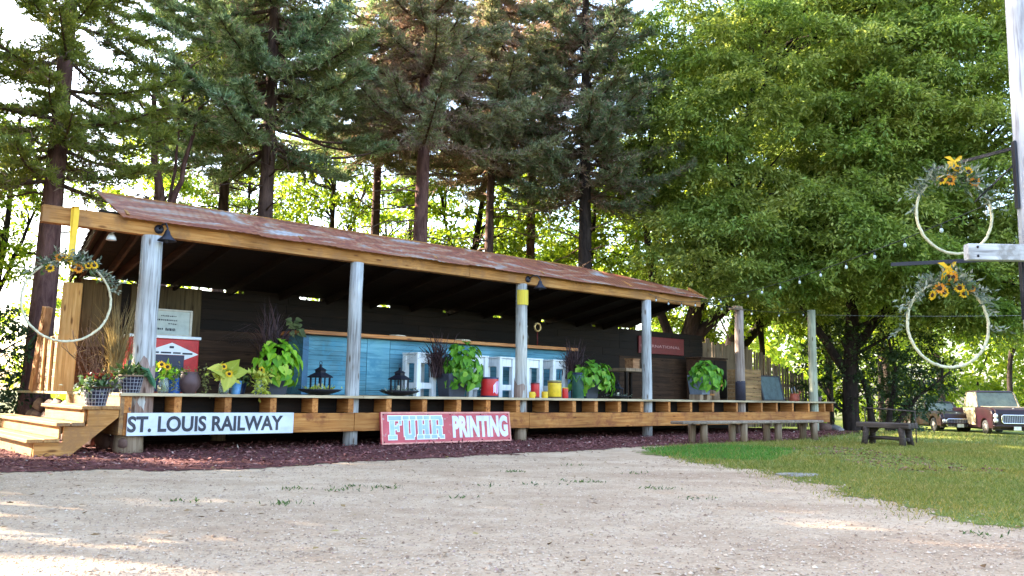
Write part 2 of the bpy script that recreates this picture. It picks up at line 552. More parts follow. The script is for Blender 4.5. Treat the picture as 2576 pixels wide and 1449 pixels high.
def npmesh(name, verts, faces, mats, parent=None, mi=None):
    """big mesh from numpy arrays: verts (n,3), faces (m,k)"""
    me = bpy.data.meshes.new(name)
    nv, (nf, k) = len(verts), faces.shape
    me.vertices.add(nv)
    me.vertices.foreach_set('co', np.ascontiguousarray(verts, dtype=np.float32).ravel())
    me.loops.add(nf * k)
    me.loops.foreach_set('vertex_index', np.ascontiguousarray(faces, dtype=np.int32).ravel())
    me.polygons.add(nf)
    me.polygons.foreach_set('loop_start', np.arange(0, nf * k, k, dtype=np.int32))
    for mt in (mats if isinstance(mats, (list, tuple)) else [mats]):
        me.materials.append(mt)
    if mi is not None:
        me.polygons.foreach_set('material_index', np.ascontiguousarray(mi, dtype=np.int32))
    me.update(calc_edges=True)
    me.validate()
    o = bpy.data.objects.new(name, me)
    col.objects.link(o)
    if parent:
        o.parent = parent
    return o


def unit(a):
    return a / np.maximum(np.linalg.norm(a, axis=1, keepdims=True), 1e-9)


def blades(P, D, L, Wd, ref=None):
    """thin triangles"""
    D = unit(D)
    R = RNG.normal(size=P.shape) if ref is None else ref
    sd = unit(np.cross(D, R)) * (Wd[:, None] / 2)
    v = np.stack([P - sd, P + sd, P + D * L[:, None]], 1).reshape(-1, 3)
    return v, np.arange(len(v)).reshape(-1, 3)


def leaves(P, D, L, Wd, ref=None, fold=0.25):
    """diamond leaves, slightly folded"""
    D = unit(D)
    R = RNG.normal(size=P.shape) if ref is None else ref
    sd = unit(np.cross(D, R))
    nn = np.cross(sd, D)
    mid = P + D * (L * 0.42)[:, None] + nn * (L * fold * 0.3)[:, None]
    h = sd * (Wd[:, None] / 2)
    v = np.stack([P, mid + h, P + D * L[:, None], mid - h], 1).reshape(-1, 3)
    return v, np.arange(len(v)).reshape(-1, 4)


def cat_meshes(parts):
    vs_, fs_, o = [], [], 0
    for v, f in parts:
        vs_.append(v)
        fs_.append(f + o)
        o += len(v)
    return np.concatenate(vs_), np.concatenate(fs_)


# ---------------------------------------------------------------- things
def tag(o, label, cat, group=None, kind=None):
    if label:
        o['label'] = label
    if cat:
        o['category'] = cat
    if group:
        o['group'] = group
    if kind:
        o['kind'] = kind
    return o


def thing(name, label, cat, loc=(0, 0, 0), rz=0.0, group=None):
    o = bpy.data.objects.new(name, None)
    o.empty_display_size = 0.1
    col.objects.link(o)
    o.location = loc
    o.rotation_euler = (0, 0, rz)
    return tag(o, label, cat, group)


def dup(o, loc=None, rz=None, scale=None, label=None, parent=None):
    c = o.copy()
    col.objects.link(c)
    if parent:
        c.parent = parent
    if loc is not None:
        c.location = loc
    if rz is not None:
        c.rotation_euler = (0, 0, rz)
    if scale is not None:
        c.scale = scale
    if label:
        c['label'] = label
    for ch in list(o.children):
        dup(ch, parent=c)
    return c


def text_mesh(body, height, width=None, bold=0.0, depth=0.004, spacing=1.0):
    """letters standing in the x-z plane, facing -y; returns verts, faces"""
    cu = bpy.data.curves.new("lettering", 'FONT')
    cu.body = body
    cu.size = 1.0
    cu.offset = bold
    cu.space_character = spacing
    cu.extrude = 0.001
    cu.resolution_u = 4
    ob = bpy.data.objects.new("lettering", cu)
    col.objects.link(ob)
    bpy.context.view_layer.update()
    dg = bpy.context.evaluated_depsgraph_get()
    me = bpy.data.meshes.new_from_object(ob.evaluated_get(dg))
    vv = [Vector(v.co) for v in me.vertices]
    ff = [tuple(p.vertices) for p in me.polygons]
    bpy.data.objects.remove(ob)
    bpy.data.meshes.remove(me)
    x0, x1 = min(v.x for v in vv), max(v.x for v in vv)
    y0, y1 = min(v.y for v in vv), max(v.y for v in vv)
    sy = height / (y1 - y0)
    sx = (width / (x1 - x0)) if width else sy
    out = [((v.x - x0) * sx, -depth if v.z > 0 else 0.0, (v.y - y0) * sy) for v in vv]
    return out, ff


def hgt(x, y):
    t = np.clip((0.6 * np.asarray(x) + 0.8 * np.asarray(y) - 24) / 14, 0, 1)
    return -0.62 * t * t * (3 - 2 * t)


def inpoly(x, y, poly):
    x, y = np.asarray(x), np.asarray(y)
    r = np.zeros(x.shape, bool)
    n = len(poly)
    for i in range(n):
        x1, y1 = poly[i]
        x2, y2 = poly[(i + 1) % n]
        c = ((y1 > y) != (y2 > y)) & (x < (x2 - x1) * (y - y1) / (y2 - y1 + 1e-12) + x1)
        r ^= c
    return r


def wob(x, y, s=1.0, seed=0):
    """cheap smooth pseudo noise -1..1"""
    return (np.sin(1.7 * s * x + 1.3 + seed) * np.cos(2.1 * s * y - 0.7 * seed) + 0.6 * np.sin(4.3 * s * x - 2.9 * s * y + seed) +
            0.4 * np.sin(9.1 * s * x + 7.3 * s * y + 2 * seed)) / 2.0


# ---------------------------------------------------------------- SETTING: ground
LAWN = [(2.0, 13.5), (2.45, 11.7), (2.95, 10.4), (3.15, 9.0), (3.2, 7.3), (3.3, 6.45), (3.5, 5.9), (4.3, 4.2), (5.2, 2.0), (6, -2), (60, -2), (60, 80), (12, 80),
        (11, 25), (8.9, 22.2), (7.0, 19.3), (5.6, 17.6), (4.3, 16.55), (3.2, 15.35), (2.5, 14.4)]
MULCH = [(-7.6, 8.3), (-5.2, 8.75), (-4.2, 9.1), (-2.95, 9.4), (-1.9, 10.6), (-0.45, 12.0), (0.7, 13.1), (2.2, 14.85), (3.2, 15.7), (4.3, 16.65), (5.6, 17.7),
         (7.0, 19.4), (8.9, 22.3), (10.5, 25), (5, 26), (-8, 16), (-11, 12), (-9.6, 8.9)]


def groundmat(name, stops, s1, s2, bstr, bdist=0.02, tint=None):
    mt, n, b, o = newmat(name)
    t1 = noise(n, s1, 6, 0.7)
    t2 = noise(n, s2, 4, 0.6)
    r = ramp(n, stops)
    mx = n.nodes.new("ShaderNodeMath")
    mx.operation = 'MULTIPLY_ADD'
    n.links.new(t1.outputs[0], mx.inputs[0])
    mx.inputs[1].default_value = 0.6
    m2 = n.nodes.new("ShaderNodeMath")
    m2.operation = 'MULTIPLY'
    n.links.new(t2.outputs[0], m2.inputs[0])
    m2.inputs[1].default_value = 0.4
    n.links.new(m2.outputs[0], mx.inputs[2])
    n.links.new(mx.outputs[0], r.inputs[0])
    c = r.outputs[0]
    if tint:
        t3 = noise(n, 0.6, 6, 0.68, (0.55, 1.3, 1), loc=(4, 1, 0), dist=0.7)
        rt_ = ramp(n, [(0.34, (1.08, 1.08, 1.08)), (0.5, (0.97, 0.95, 0.93)), (0.66, tint)])
        n.links.new(t3.outputs[0], rt_.inputs[0])
        c = mixc(n, 1.0, c, rt_.outputs[0], 'MULTIPLY')
        t4 = noise(n, 1.0, 4, 0.6, (0.3, 1.0, 1), loc=(1, 3, 0), dist=0.9)
        r4 = ramp(n, [(0.36, (0.92, 0.90, 0.885)), (0.5, (1, 1, 1)), (0.64, (1.05, 1.05, 1.05))])
        n.links.new(t4.outputs[0], r4.inputs[0])
        c = mixc(n, 1.0, c, r4.outputs[0], 'MULTIPLY')
    n.links.new(c, b.inputs['Base Color'])
    b.inputs['Roughness'].default_value = 0.95
    b.inputs['Specular IOR Level'].default_value = 0.15
    bump(n, b, t1.outputs[0], bstr, bdist)
    return mt


G_FLOOR = groundmat("forest_floor_soil", [(0.3, (0.04, 0.045, 0.018)), (0.55, (0.08, 0.085, 0.03)), (0.75, (0.12, 0.12, 0.05))], 3, 0.4, 0.6)
G_GRAVEL = groundmat("gravel_fines", [(0.30, (0.335, 0.225, 0.145)), (0.48, (0.495, 0.357, 0.24)), (0.66, (0.61, 0.468, 0.335))], 38, 3.5, 0.7, 0.015,
                     (0.80, 0.73, 0.69))
G_LAWN = groundmat("lawn_thatch", [(0.3, (0.08, 0.11, 0.02)), (0.5, (0.14, 0.175, 0.035)), (0.7, (0.21, 0.21, 0.07))], 14, 1.1, 0.6, 0.02, (1.15, 0.98, 0.95))
G_MULCH = groundmat("mulch_bed_soil", [(0.3, (0.05, 0.017, 0.017)), (0.5, (0.13, 0.046, 0.042)), (0.7, (0.22, 0.09, 0.08))], 28, 2, 0.9, 0.03)


def sheet(name, x0, x1, y0, y1, step, mat, dz, poly=None, wobble=0.0, seed=0, mound=0.0):
    nx, ny = int((x1 - x0) / step) + 1, int((y1 - y0) / step) + 1
    X, Y = np.meshgrid(np.linspace(x0, x1, nx), np.linspace(y0, y1, ny))
    Z = hgt(X, Y) + dz + mound * (wob(X, Y, 0.9, seed) * 0.5 + 0.5)
    v = np.stack([X, Y, Z], -1).reshape(-1, 3)
    i = np.arange(nx * ny).reshape(ny, nx)
    f = np.stack([i[:-1, :-1], i[:-1, 1:], i[1:, 1:], i[1:, :-1]], -1).reshape(-1, 4)
    if poly is not None:
        cx = v[f].mean(1)
        k = inpoly(cx[:, 0] + wobble * wob(cx[:, 0], cx[:, 1], 2.0, seed) + wobble * 0.5 * wob(cx[:, 0], cx[:, 1], 7, seed + 3),
                   cx[:, 1] + wobble * wob(cx[:, 1], cx[:, 0], 2.3, seed + 1), poly)
        f = f[k]
        us = np.unique(f)
        mp = np.zeros(len(v), int)
        mp[us] = np.arange(len(us))
        v, f = v[us], mp[f]
    o = npmesh(name, v, f, mat)
    o['kind'] = 'structure'
    return o


gx = np.concatenate([np.linspace(-400, -30, 8), np.linspace(-24, 60, 43), np.linspace(80, 400, 7)])
gy = np.concatenate([np.linspace(-300, -20, 7), np.linspace(-12, 80, 47), np.linspace(110, 500, 7)])
X, Y = np.meshgrid(gx, gy)
v = np.stack([X, Y, hgt(X, Y)], -1).reshape(-1, 3)
i = np.arange(len(gx) * len(gy)).reshape(len(gy), len(gx))
f = np.stack([i[:-1, :-1], i[:-1, 1:], i[1:, 1:], i[1:, :-1]], -1).reshape(-1, 4)
npmesh("ground", v, f, G_FLOOR)['kind'] = 'structure'
sheet("gravel_yard", -16, 6.5, -6, 17.5, 0.25, G_GRAVEL, 0.012)
sheet("lawn", 1.6, 46, -2, 66, 0.06, G_LAWN, 0.016, LAWN, 0.22, 2)
sheet("mulch_bed", -11, 10.8, 8, 26.2, 0.07, G_MULCH, 0.02, MULCH, 0.2, 5, 0.0)

# loose gravel, mulch chips, grass
def scatter(n, x0, x1, y0, y1):
    return RNG.uniform(x0, x1, n), RNG.uniform(y0, y1, n)


# gravel stones: more of them near the viewer
px = RNG.uniform(-0.66, 0.66, 90000)
py = 3.6 + 8.4 * RNG.random(90000) ** 1.25
px = px * (py + 0.6)
k = ~inpoly(px + 0.15 * wob(px, py, 2) - 0.12 + 0.16 * RNG.normal(size=len(py)), py - 0.05 + 0.1 * RNG.normal(size=len(py)), LAWN) & ~inpoly(px, py + 0.25 * RNG.normal(size=len(py)), MULCH)
k &= RNG.random(len(px)) < 0.75 + 0.25 * wob(px, py, 1.1, 4)
px, py = px[k], py[k]
n = len(px)
r = RNG.uniform(0.003, 0.0085, n) * np.where(RNG.random(n) < 0.05, 2.0, 1.0)
base = np.array([[1, 0, 0], [0, 1, 0], [-1, 0, 0], [0, -1, 0], [0, 0, 0.7], [0, 0, -0.5]])
ang = RNG.uniform(0, 6.28, n)
ca, sa = np.cos(ang), np.sin(ang)
bb = base[None] * (r[:, None, None] * RNG.uniform(0.6, 1.4, (n, 6, 1)))
vx = bb[..., 0] * ca[:, None] - bb[..., 1] * sa[:, None] + px[:, None]
vy = bb[..., 0] * sa[:, None] + bb[..., 1] * ca[:, None] + py[:, None]
vz = bb[..., 2] + 0.012 + 0.3 * r[:, None]
v = np.stack([vx, vy, vz], -1).reshape(-1, 3)
ft = np.array([[0, 1, 4], [1, 2, 4], [2, 3, 4], [3, 0, 4]])
f = (ft[None] + 6 * np.arange(n)[:, None, None]).reshape(-1, 3)
tag(npmesh("gravel", v, f, PEBBLE), "loose pale gravel stones over the yard", "gravel", kind='stuff')

# mulch chips
px, py = scatter(60000, -8.5, 9, 8, 23.5)
k = inpoly(px + 0.2 * RNG.normal(size=60000), py + 0.28 * RNG.normal(size=60000), MULCH)
uu = (px - OX) * cA + (py - OY) * sA
vv_ = -(px - OX) * sA + (py - OY) * cA
k &= vv_ < 1.2
px, py = px[k], py[k]
qx, qy = RNG.uniform(4.7, 6.1, 650), RNG.uniform(10.3, 15.4, 650)
kk = np.abs(wob(qx, qy, 1.2, 9)) < 0.5
px, py = np.concatenate([px, qx[kk]]), np.concatenate([py, qy[kk]])
n = len(px)
P = np.stack([px, py, hgt(px, py) + 0.022 + RNG.uniform(0.0, 0.03, n)], -1)
D = np.stack([RNG.normal(size=n), RNG.normal(size=n), 0.25 * RNG.normal(size=n)], -1)
v, f = leaves(P, D, RNG.uniform(0.03, 0.085, n), RNG.uniform(0.012, 0.03, n), ref=np.tile([0, 0, 1.0], (n, 1)) + 0.35 * RNG.normal(size=(n, 3)))
tag(npmesh("mulch", v, f, CHIP), "dark red wood chip mulch in front of the deck", "mulch", kind='stuff')

lx, ly = scatter(420, -6, 5, 4, 13.5)
lk = np.abs(lx) < 0.66 * ly
lx, ly = lx[lk], ly[lk]
n = len(lx)
v, f = leaves(np.stack([lx, ly, np.full(n, 0.03)], -1), np.stack([RNG.normal(size=n), RNG.normal(size=n), 0.1 * RNG.normal(size=n)], -1), RNG.uniform(0.03, 0.07, n), RNG.uniform(0.018, 0.04, n),
              ref=np.tile([0, 0, 1.0], (n, 1)) + 0.2 * RNG.normal(size=(n, 3)))
tag(npmesh("fallen_leaves", v, f, islandmat("dead_leaf", [(0, (0.10, 0.05, 0.02)), (0.6, (0.24, 0.14, 0.06)), (1, (0.36, 0.28, 0.10))])), "dry brown leaves fallen on the gravel", "fallen leaves", kind='stuff')

# grass blades
gxs, gys, gl = [], [], []
for n, xr, yr, ln in ((90000, (2, 6.8), (5.2, 11), 0.035), (80000, (2.2, 10), (10.5, 17.5), 0.05), (60000, (4, 22), (17, 36), 0.075)):
    x, y = scatter(n, *xr, *yr)
    k = inpoly(x + 0.2 * wob(x, y, 2, 2) + 0.22 * RNG.normal(size=n), y + 0.2 * RNG.normal(size=n), LAWN)
    bare = (np.abs(x - 5.3) < 0.8) & (np.abs(y - 12.8) < 2.6) & (np.abs(wob(x, y, 1.2, 9)) < 0.5)
    k &= ~bare | (RNG.random(n) < 0.25)
    k &= RNG.random(n) < 0.75 + 0.35 * wob(x, y, 0.8, 1)
    gxs.append(x[k]); gys.append(y[k]); gl.append(np.full(k.sum(), ln))
x, y, ln = np.concatenate(gxs), np.concatenate(gys), np.concatenate(gl)
n = len(x)
P = np.stack([x, y, hgt(x, y) + 0.012], -1)
D = np.stack([0.7 * RNG.normal(size=n), 0.7 * RNG.normal(size=n), np.ones(n)], -1)
v, f = blades(P, D, ln * RNG.uniform(0.6, 1.5, n), ln * 0.22)
lush = inpoly(x, y, [(1.6, 13.8), (2.5, 11.9), (3.6, 11.8), (5.0, 14.6), (4.6, 15.6), (3.6, 15.6)]) & (RNG.random(n) < 0.8)
tag(npmesh("grass", v, f, [GRASSM, GRASSG], mi=lush.astype(int)), "short mown grass on the lawn right of the gravel", "grass", kind='stuff')

# small weeds growing through the gravel
W_ = [(-1.9, 7.6), (-1.45, 7.9), (-1.5, 7.55), (-1.15, 7.8), (-0.2, 8.1), (0.3, 8.3), (0.75, 8.6), (1.35, 8.1), (1.6, 7.3), (-2.5, 6.7), (-1.7, 6.6), (-0.4, 7.2), (0.05, 9.6),
      (3.05, 5.6), (1.4, 9.6), (0.8, 10.6)]
P = []
for (x, y) in W_:
    kq = random.randint(14, 40)
    P.append(np.stack([x + 0.09 * RNG.normal(size=kq), y + 0.05 * RNG.normal(size=kq), np.full(kq, 0.012)], -1))
P = np.concatenate(P)
n = len(P)
D = np.stack([0.9 * RNG.normal(size=n), 0.9 * RNG.normal(size=n), np.ones(n)], -1)
v, f = leaves(P, D, RNG.uniform(0.02, 0.05, n), np.full(n, 0.012))
tag(npmesh("weeds", v, f, L_HERB), "small weed tufts scattered through the gravel", "weeds", kind='stuff')

# ---------------------------------------------------------------- DECK
DECKX = wood("weathered_deck_boards", (0.26, 0.19, 0.11), (0.44, 0.35, 0.22), (0.56, 0.47, 0.32), 'x', knots=False)
DZ = 0.82
deck = thing("wooden_deck", "long raised wooden deck with exposed orange joists under the open shed", "deck", S(0, 0), A)
b = MB()
vv0 = -0.25
while vv0 < 2.7:
    cuts = [-0.34, random.uniform(2.5, 4.5), random.uniform(7, 9), random.uniform(11, 13.5), 18.4]
    for q in range(4):
        b.box(cuts[q], cuts[q + 1] - 0.004, vv0, vv0 + 0.138, DZ - 0.042, DZ + random.uniform(-0.002, 0.002))
    vv0 += 0.144
while vv0 < 6.2:
    b.box(-0.34, 1.2, vv0, vv0 + 0.138, DZ - 0.042, DZ)
    vv0 += 0.144
b.build("decking", DECKX, deck, 0.004)
JU = [-0.22, 0.44, 1.16, 1.86, 2.55, 3.18, 3.89, 4.61, 5.34, 6.02, 6.74, 7.48, 8.22, 8.85, 9.57, 10.29, 11.21, 11.99, 12.82, 13.78, 14.83, 15.52, 16.27, 17.05, 17.87, 18.3]
for x in JU:
    b = MB()
    ww = 0.045 if x > 11 else 0.06
    b.box(x - ww, x + ww * 0.7, -0.205 + random.uniform(-0.01, 0.01), 2.65, 0.55, DZ - 0.044)
    b.build("joist", JOIST, deck, 0.005)
for (a0, a1, dz, dv) in ((-0.27, 3.24, 0, 0), (3.246, 7.02, 0.004, -0.004), (7.026, 14.62, -0.004, 0), (14.66, 18.2, 0.006, 0.035)):
    b = MB()
    b.box(a0, a1, -0.2 + dv, -0.152 + dv, 0.255 + dz, 0.545 + dz)
    b.build("rim_beam", RIM, deck, 0.006)
b = MB()
b.box(-0.33, -0.272, -0.21, 2.6, 0.26, 0.775)
b.build("end_board", LUMBER_Y, deck, 0.005)
for (x, y, r, h) in ((-0.12, 0.02, 0.19, 0.262), (6.95, -0.02, 0.12, 0.25), (14.22, 0, 0.11, 0.25), (17.2, 0.1, 0.12, 0.25), (2.0, 2.2, 0.12, 0.5), (9, 2.2, 0.12, 0.5), (15, 2.2, 0.12, 0.5)):
    b = MB()
    b.tube([(x, y, -0.1), (x, y, h * 0.5), (x, y, h)], [r * 1.03, r, r * 0.98], 18, jit=0.03)
    b.build("pier", LOGW, deck)
b = MB()
for q in range(6):
    b.box(-0.3, 18.3, 2.62 + 0.004 * (q % 2), 2.645 + 0.004 * (q % 2), 0.005 + q * 0.125, 0.125 + q * 0.125)
b.build("light_stop_boards", DARKW, deck)  # added at the back to keep light out from under the deck
b = MB()
for q in range(len(JU) - 1):
    b.box(JU[q] + 0.05, JU[q + 1] - 0.07, 0.14 + 0.01 * (q % 3), 0.18 + 0.01 * (q % 3), 0.3, DZ - 0.046)
b.build("shade_boards", DARKW, deck)  # dark boards added between joists, under-deck shade put into their colour
b = MB()
for q in range(26):          # stones and dark boards closing the end under the landing
    yv = 0.15 + (q % 9) * 0.68 + random.uniform(-0.1, 0.1)
    zz = 0.14 + (q // 9) * 0.22
    b.blob((-0.22 + random.uniform(-0.03, 0.03), yv, zz), 0.2, 8, 5, 0.14, (0.4, 1.75, 0.62))
b.build("stone_base", STONEB, deck)

# ---------------------------------------------------------------- STEPS
steps = thing("wooden_steps", "sunlit yellow lumber steps at the left end of the deck", "steps", S(-0.9, 1.0), A)


def at_steps(b):
    b.v = [(x + 0.9, y - 1.0, z) for x, y, z in b.v]
    return b


for (n0, n1, z, ve) in ((-0.82, -0.345, 0.645, 1.9), (-1.1, -0.77, 0.435, 4.2), (-1.42, -1.05, 0.235, 4.4)):
    b = MB()
    b.box(n0, (n0 + n1) / 2 - 0.004, -0.33, ve, z - 0.045, z)
    b.box((n0 + n1) / 2 + 0.004, n1, -0.33, ve, z - 0.045, z + 0.001)
    at_steps(b).build("tread", LUMBER_Y, steps, 0.006)
for (uu, z0, z1, ve) in ((-0.77, 0.437, 0.6, 1.85), (-1.05, 0.237, 0.39, 4.1), (-1.34, 0.0, 0.19, 4.3)):
    b = MB()
    b.box(uu, uu + 0.03, -0.25, ve, z0, z1)
    at_steps(b).build("riser", LUMBER_Y, steps, 0.004)
for y0 in (-0.3, 1.2, 3.9):
    b = MB()
    poly = [(-1.33, 0.0), (-0.93, 0.0), (-0.36, 0.5), (-0.36, 0.6), (-0.735, 0.6), (-0.735, 0.39), (-1.01, 0.39), (-1.01, 0.19), (-1.33, 0.19)]
    if y0 > 2:
        poly = [(-1.33, 0.0), (-0.93, 0.0), (-0.72, 0.2), (-0.72, 0.39), (-1.01, 0.39), (-1.01, 0.19), (-1.33, 0.19)]
    b.prism(poly, y0, y0 + 0.042)
    at_steps(b).build("stringer", LUMBER, steps, 0.004)

# ---------------------------------------------------------------- OPEN SHED
PU = [0.0, 3.2935, 6.9648, 10.6766]
shed = thing("open_shed", "long open fronted bar shed with rusty red tin roof and yellow beam", "shed", S(5, 1.4, DZ), A)


def at_shed(b):
    b.v = [(x - 5, y - 1.4, z - DZ) for x, y, z in b.v]
    return b


b = MB()
b.box(-1.41, 5.62, -0.07, 0.07, 3.012, 3.24)
at_shed(b).build("front_beam", LUMBER, shed, 0.006)
b = MB()
b.box(5.625, 12.57, -0.066, 0.074, 3.008, 3.236)
at_shed(b).build("front_beam", LUMBER, shed, 0.006)
PR = [(0.155, 0.14), (0.118, 0.108), (0.122, 0.108), (0.113, 0.105)]
for q, x in enumerate(PU):
    b = MB()
    zb = 0.262 if q == 0 else -0.1
    zs = [zb, 0.7, 1.2, 1.8, 2.4, 3.012]
    rs = np.linspace(PR[q][0], PR[q][1], 6)
    b.tube([(x + random.uniform(-.008, .008), random.uniform(-.008, .008), z) for z in zs], list(rs), 20, jit=0.018)
    at_shed(b)
    po = b.build("post", POSTW if q != 2 else wood("pale_grey_pole", (0.20, 0.19, 0.17), (0.42, 0.42, 0.40), (0.58, 0.58, 0.56), 'z'), shed)
    if q in (0, 2):       # bare brown foot where the paint has worn off
        b = MB()
        h = 1.24 if q == 0 else 1.12
        n = 20
        b.tube([(x, 0, 0.3), (x, 0, 0.7), (x, 0, h)], [PR[q][0] * 1.05, PR[q][0] * 1.04, PR[q][0] * 1.01], n, jit=0.03)
        vs_ = [list(p) for p in b.v]
        for kk in range(n):
            vs_[2 * n + kk][2] += random.uniform(-0.12, 0.10)
        b.v = [tuple(p) for p in vs_]
        at_shed(b).build("worn_foot", POSTB if q == 2 else wood("scuffed_pole_foot", (0.12, 0.07, 0.055), (0.28, 0.19, 0.16), (0.42, 0.34, 0.30), 'z'), po)

# tin roof skirt along the front
npn = 21
us = np.arange(-0.46, 12.68, 0.022)
rows = []
SK = 5
for j in range(SK):
    t = j / (SK - 1)
    topz = np.where(us < 9, 3.62, 3.62 - (us - 9) / 3.67 * 0.16)
    pan = np.floor((us + 0.46) / 0.66)
    off = 0.015 * np.sin(pan * 7.3) + 0.007 * (pan % 2)
    lift = np.sin(pan * 3.7) * 0.008
    u_ = us - (0.22 * t) * np.clip(1 - (us + 0.46) / 0.8, 0, 1)
    v_ = -0.20 + 0.60 * t - off * (1 - t)
    z_ = 3.195 + (topz - 3.195) * t + 0.0042 * np.sin(2 * PI * us / 0.11) + lift * (1 - t) + 0.006 * np.sin(us * 1.3)
    rows.append(np.stack([u_ - 5, v_ - 1.4, z_ - DZ], -1))
v = np.concatenate(rows)
i = np.arange(len(us) * SK).reshape(SK, len(us))
f = np.stack([i[:-1, :-1], i[:-1, 1:], i[1:, 1:], i[1:, :-1]], -1).reshape(-1, 4)
ro = npmesh("tin_roof", v, f, ROOF, shed)
sd = ro.modifiers.new('thick', 'SOLIDIFY')
sd.thickness = 0.004
b = MB()
for x in np.arange(-0.4, 12.7, 2.6):
    b.prismx([(-0.16, 3.245), (0.33, 3.245), (0.33, 3.52)], x, x + 0.04)
b.bar((-0.6, 0.40, 3.60), (9.0, 0.40, 3.60), 0.05, 0.035)
at_shed(b).build("roof_bracket", LUMBER, shed)
b = MB()                          # boarded roof falling to the back


def rz_(v):
    return 3.25 - 0.18 * (v + 0.05)


for q in range(15):
    y0, y1 = -0.05 + q * 0.2, -0.05 + (q + 1) * 0.2 - 0.004
    x0 = -0.72 + 0.44 * max(0, y0) / 3.3
    x1 = 12.6 + 0.95 * max(0, y0) / 3.0
    b.add([(x0, y0, rz_(y0)), (x1, y0, rz_(y0)), (x1, y1, rz_(y1)), (x0, y1, rz_(y1)),
           (x0, y0, rz_(y0) + 0.025), (x1, y0, rz_(y0) + 0.025), (x1, y1, rz_(y1) + 0.025), (x0, y1, rz_(y1) + 0.025)],
          [(0, 3, 2, 1), (4, 5, 6, 7), (0, 1, 5, 4), (1, 2, 6, 5), (2, 3, 7, 6), (3, 0, 4, 7)])
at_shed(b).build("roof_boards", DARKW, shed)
for x in (-0.5, -0.12, 0.28, 0.72, 1.3, 2.3, 3.3, 4.3, 5.3, 6.3, 7.3, 8.3, 9.3, 10.3, 11.3, 12.3):
    b = MB()
    b.bar((x, 0.08, rz_(0.08) - 0.075), (x + (0.28 if x < 0 else 0), 2.9, rz_(2.9) - 0.075), 0.045, 0.14)
    at_shed(b).build("rafter", RAFT if x < 0.9 else DARKW, shed)  # inner rafters near black, shade under the roof put into their colour
b = MB()
b.bar((-0.68, -0.0, rz_(0) - 0.03), (-0.33, 2.93, rz_(2.93) - 0.03), 0.03, 0.19)
at_shed(b).build("barge_board", RAFT, shed)


def board_wall(b, x0, x1, z0, z1, y0, hh=0.19, th=0.025, seg=2.4):
    z = z0
    while z < z1 - 0.02:
        zt = min(z + hh, z1)
        x = x0
        while x < x1 - 0.02:
            xe = min(x + seg * random.uniform(0.6, 1.3), x1)
            d = random.uniform(-0.005, 0.005)
            b.box(x, xe - 0.004, y0 + d, y0 + th + d, z, zt - 0.006)
            x = xe
        z = zt


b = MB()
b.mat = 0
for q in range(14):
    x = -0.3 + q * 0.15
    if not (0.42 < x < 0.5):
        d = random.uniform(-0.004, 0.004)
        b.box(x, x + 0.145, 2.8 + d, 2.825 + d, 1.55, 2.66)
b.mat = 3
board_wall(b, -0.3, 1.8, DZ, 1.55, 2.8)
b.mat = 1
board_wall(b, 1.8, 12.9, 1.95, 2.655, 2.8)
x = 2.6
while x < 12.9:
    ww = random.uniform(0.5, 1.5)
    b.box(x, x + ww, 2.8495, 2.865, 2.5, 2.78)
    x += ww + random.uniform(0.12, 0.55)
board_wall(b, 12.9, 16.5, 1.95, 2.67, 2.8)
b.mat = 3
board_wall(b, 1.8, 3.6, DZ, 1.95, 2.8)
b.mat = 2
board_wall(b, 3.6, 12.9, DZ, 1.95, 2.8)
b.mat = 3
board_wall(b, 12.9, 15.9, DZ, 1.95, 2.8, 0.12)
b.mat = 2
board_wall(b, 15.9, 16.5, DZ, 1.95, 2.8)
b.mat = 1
b.box(-0.29, 16.49, 2.832, 2.845, DZ, 2.65)  # added backing sheet, stops light coming through the board gaps
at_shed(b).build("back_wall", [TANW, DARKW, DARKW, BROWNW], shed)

# free standing poles beyond the roof
for (x, r, h, mt, lab) in ((14.2216, 0.122, 3.05, wood("brown_grey_pole", (0.16, 0.11, 0.09), (0.30, 0.23, 0.19), (0.40, 0.33, 0.29), 'z'), "brown grey timber pole with a small plank cap beyond the roof end"),
                           (17.6731, 0.118, 3.33, POSTG, "pale greenish timber pole at the right end of the deck")):
    t = thing("timber_pole", lab, "pole", S(x, 0, 0), A, "poles standing beyond the roof")
    b = MB()
    b.tube([(random.uniform(-.01, .01), random.uniform(-.01, .01), z) for z in np.linspace(-0.1, h, 6)], list(np.linspace(r, r * 0.9, 6)), 18, jit=0.03)
    b.build("shaft", mt, t)
    if x < 15:
        b = MB()
        b.box(-0.34, 0.13, -0.08, 0.08, h + 0.002, h + 0.045)
        b.box(-0.2, 0.08, -0.06, 0.06, h + 0.045, h + 0.11)
        b.build("cap_plank", LOGW, t, 0.004)
        b = MB()
        b.tube([(0, 0, DZ), (0, 0, 1.25), (0, 0, 1.3)], [r * 1.04, r * 1.03, r * 0.99], 16, jit=0.02)
        b.build("dark_band", plain("dark_wrap", (0.03, 0.025, 0.04), 0.7), t)

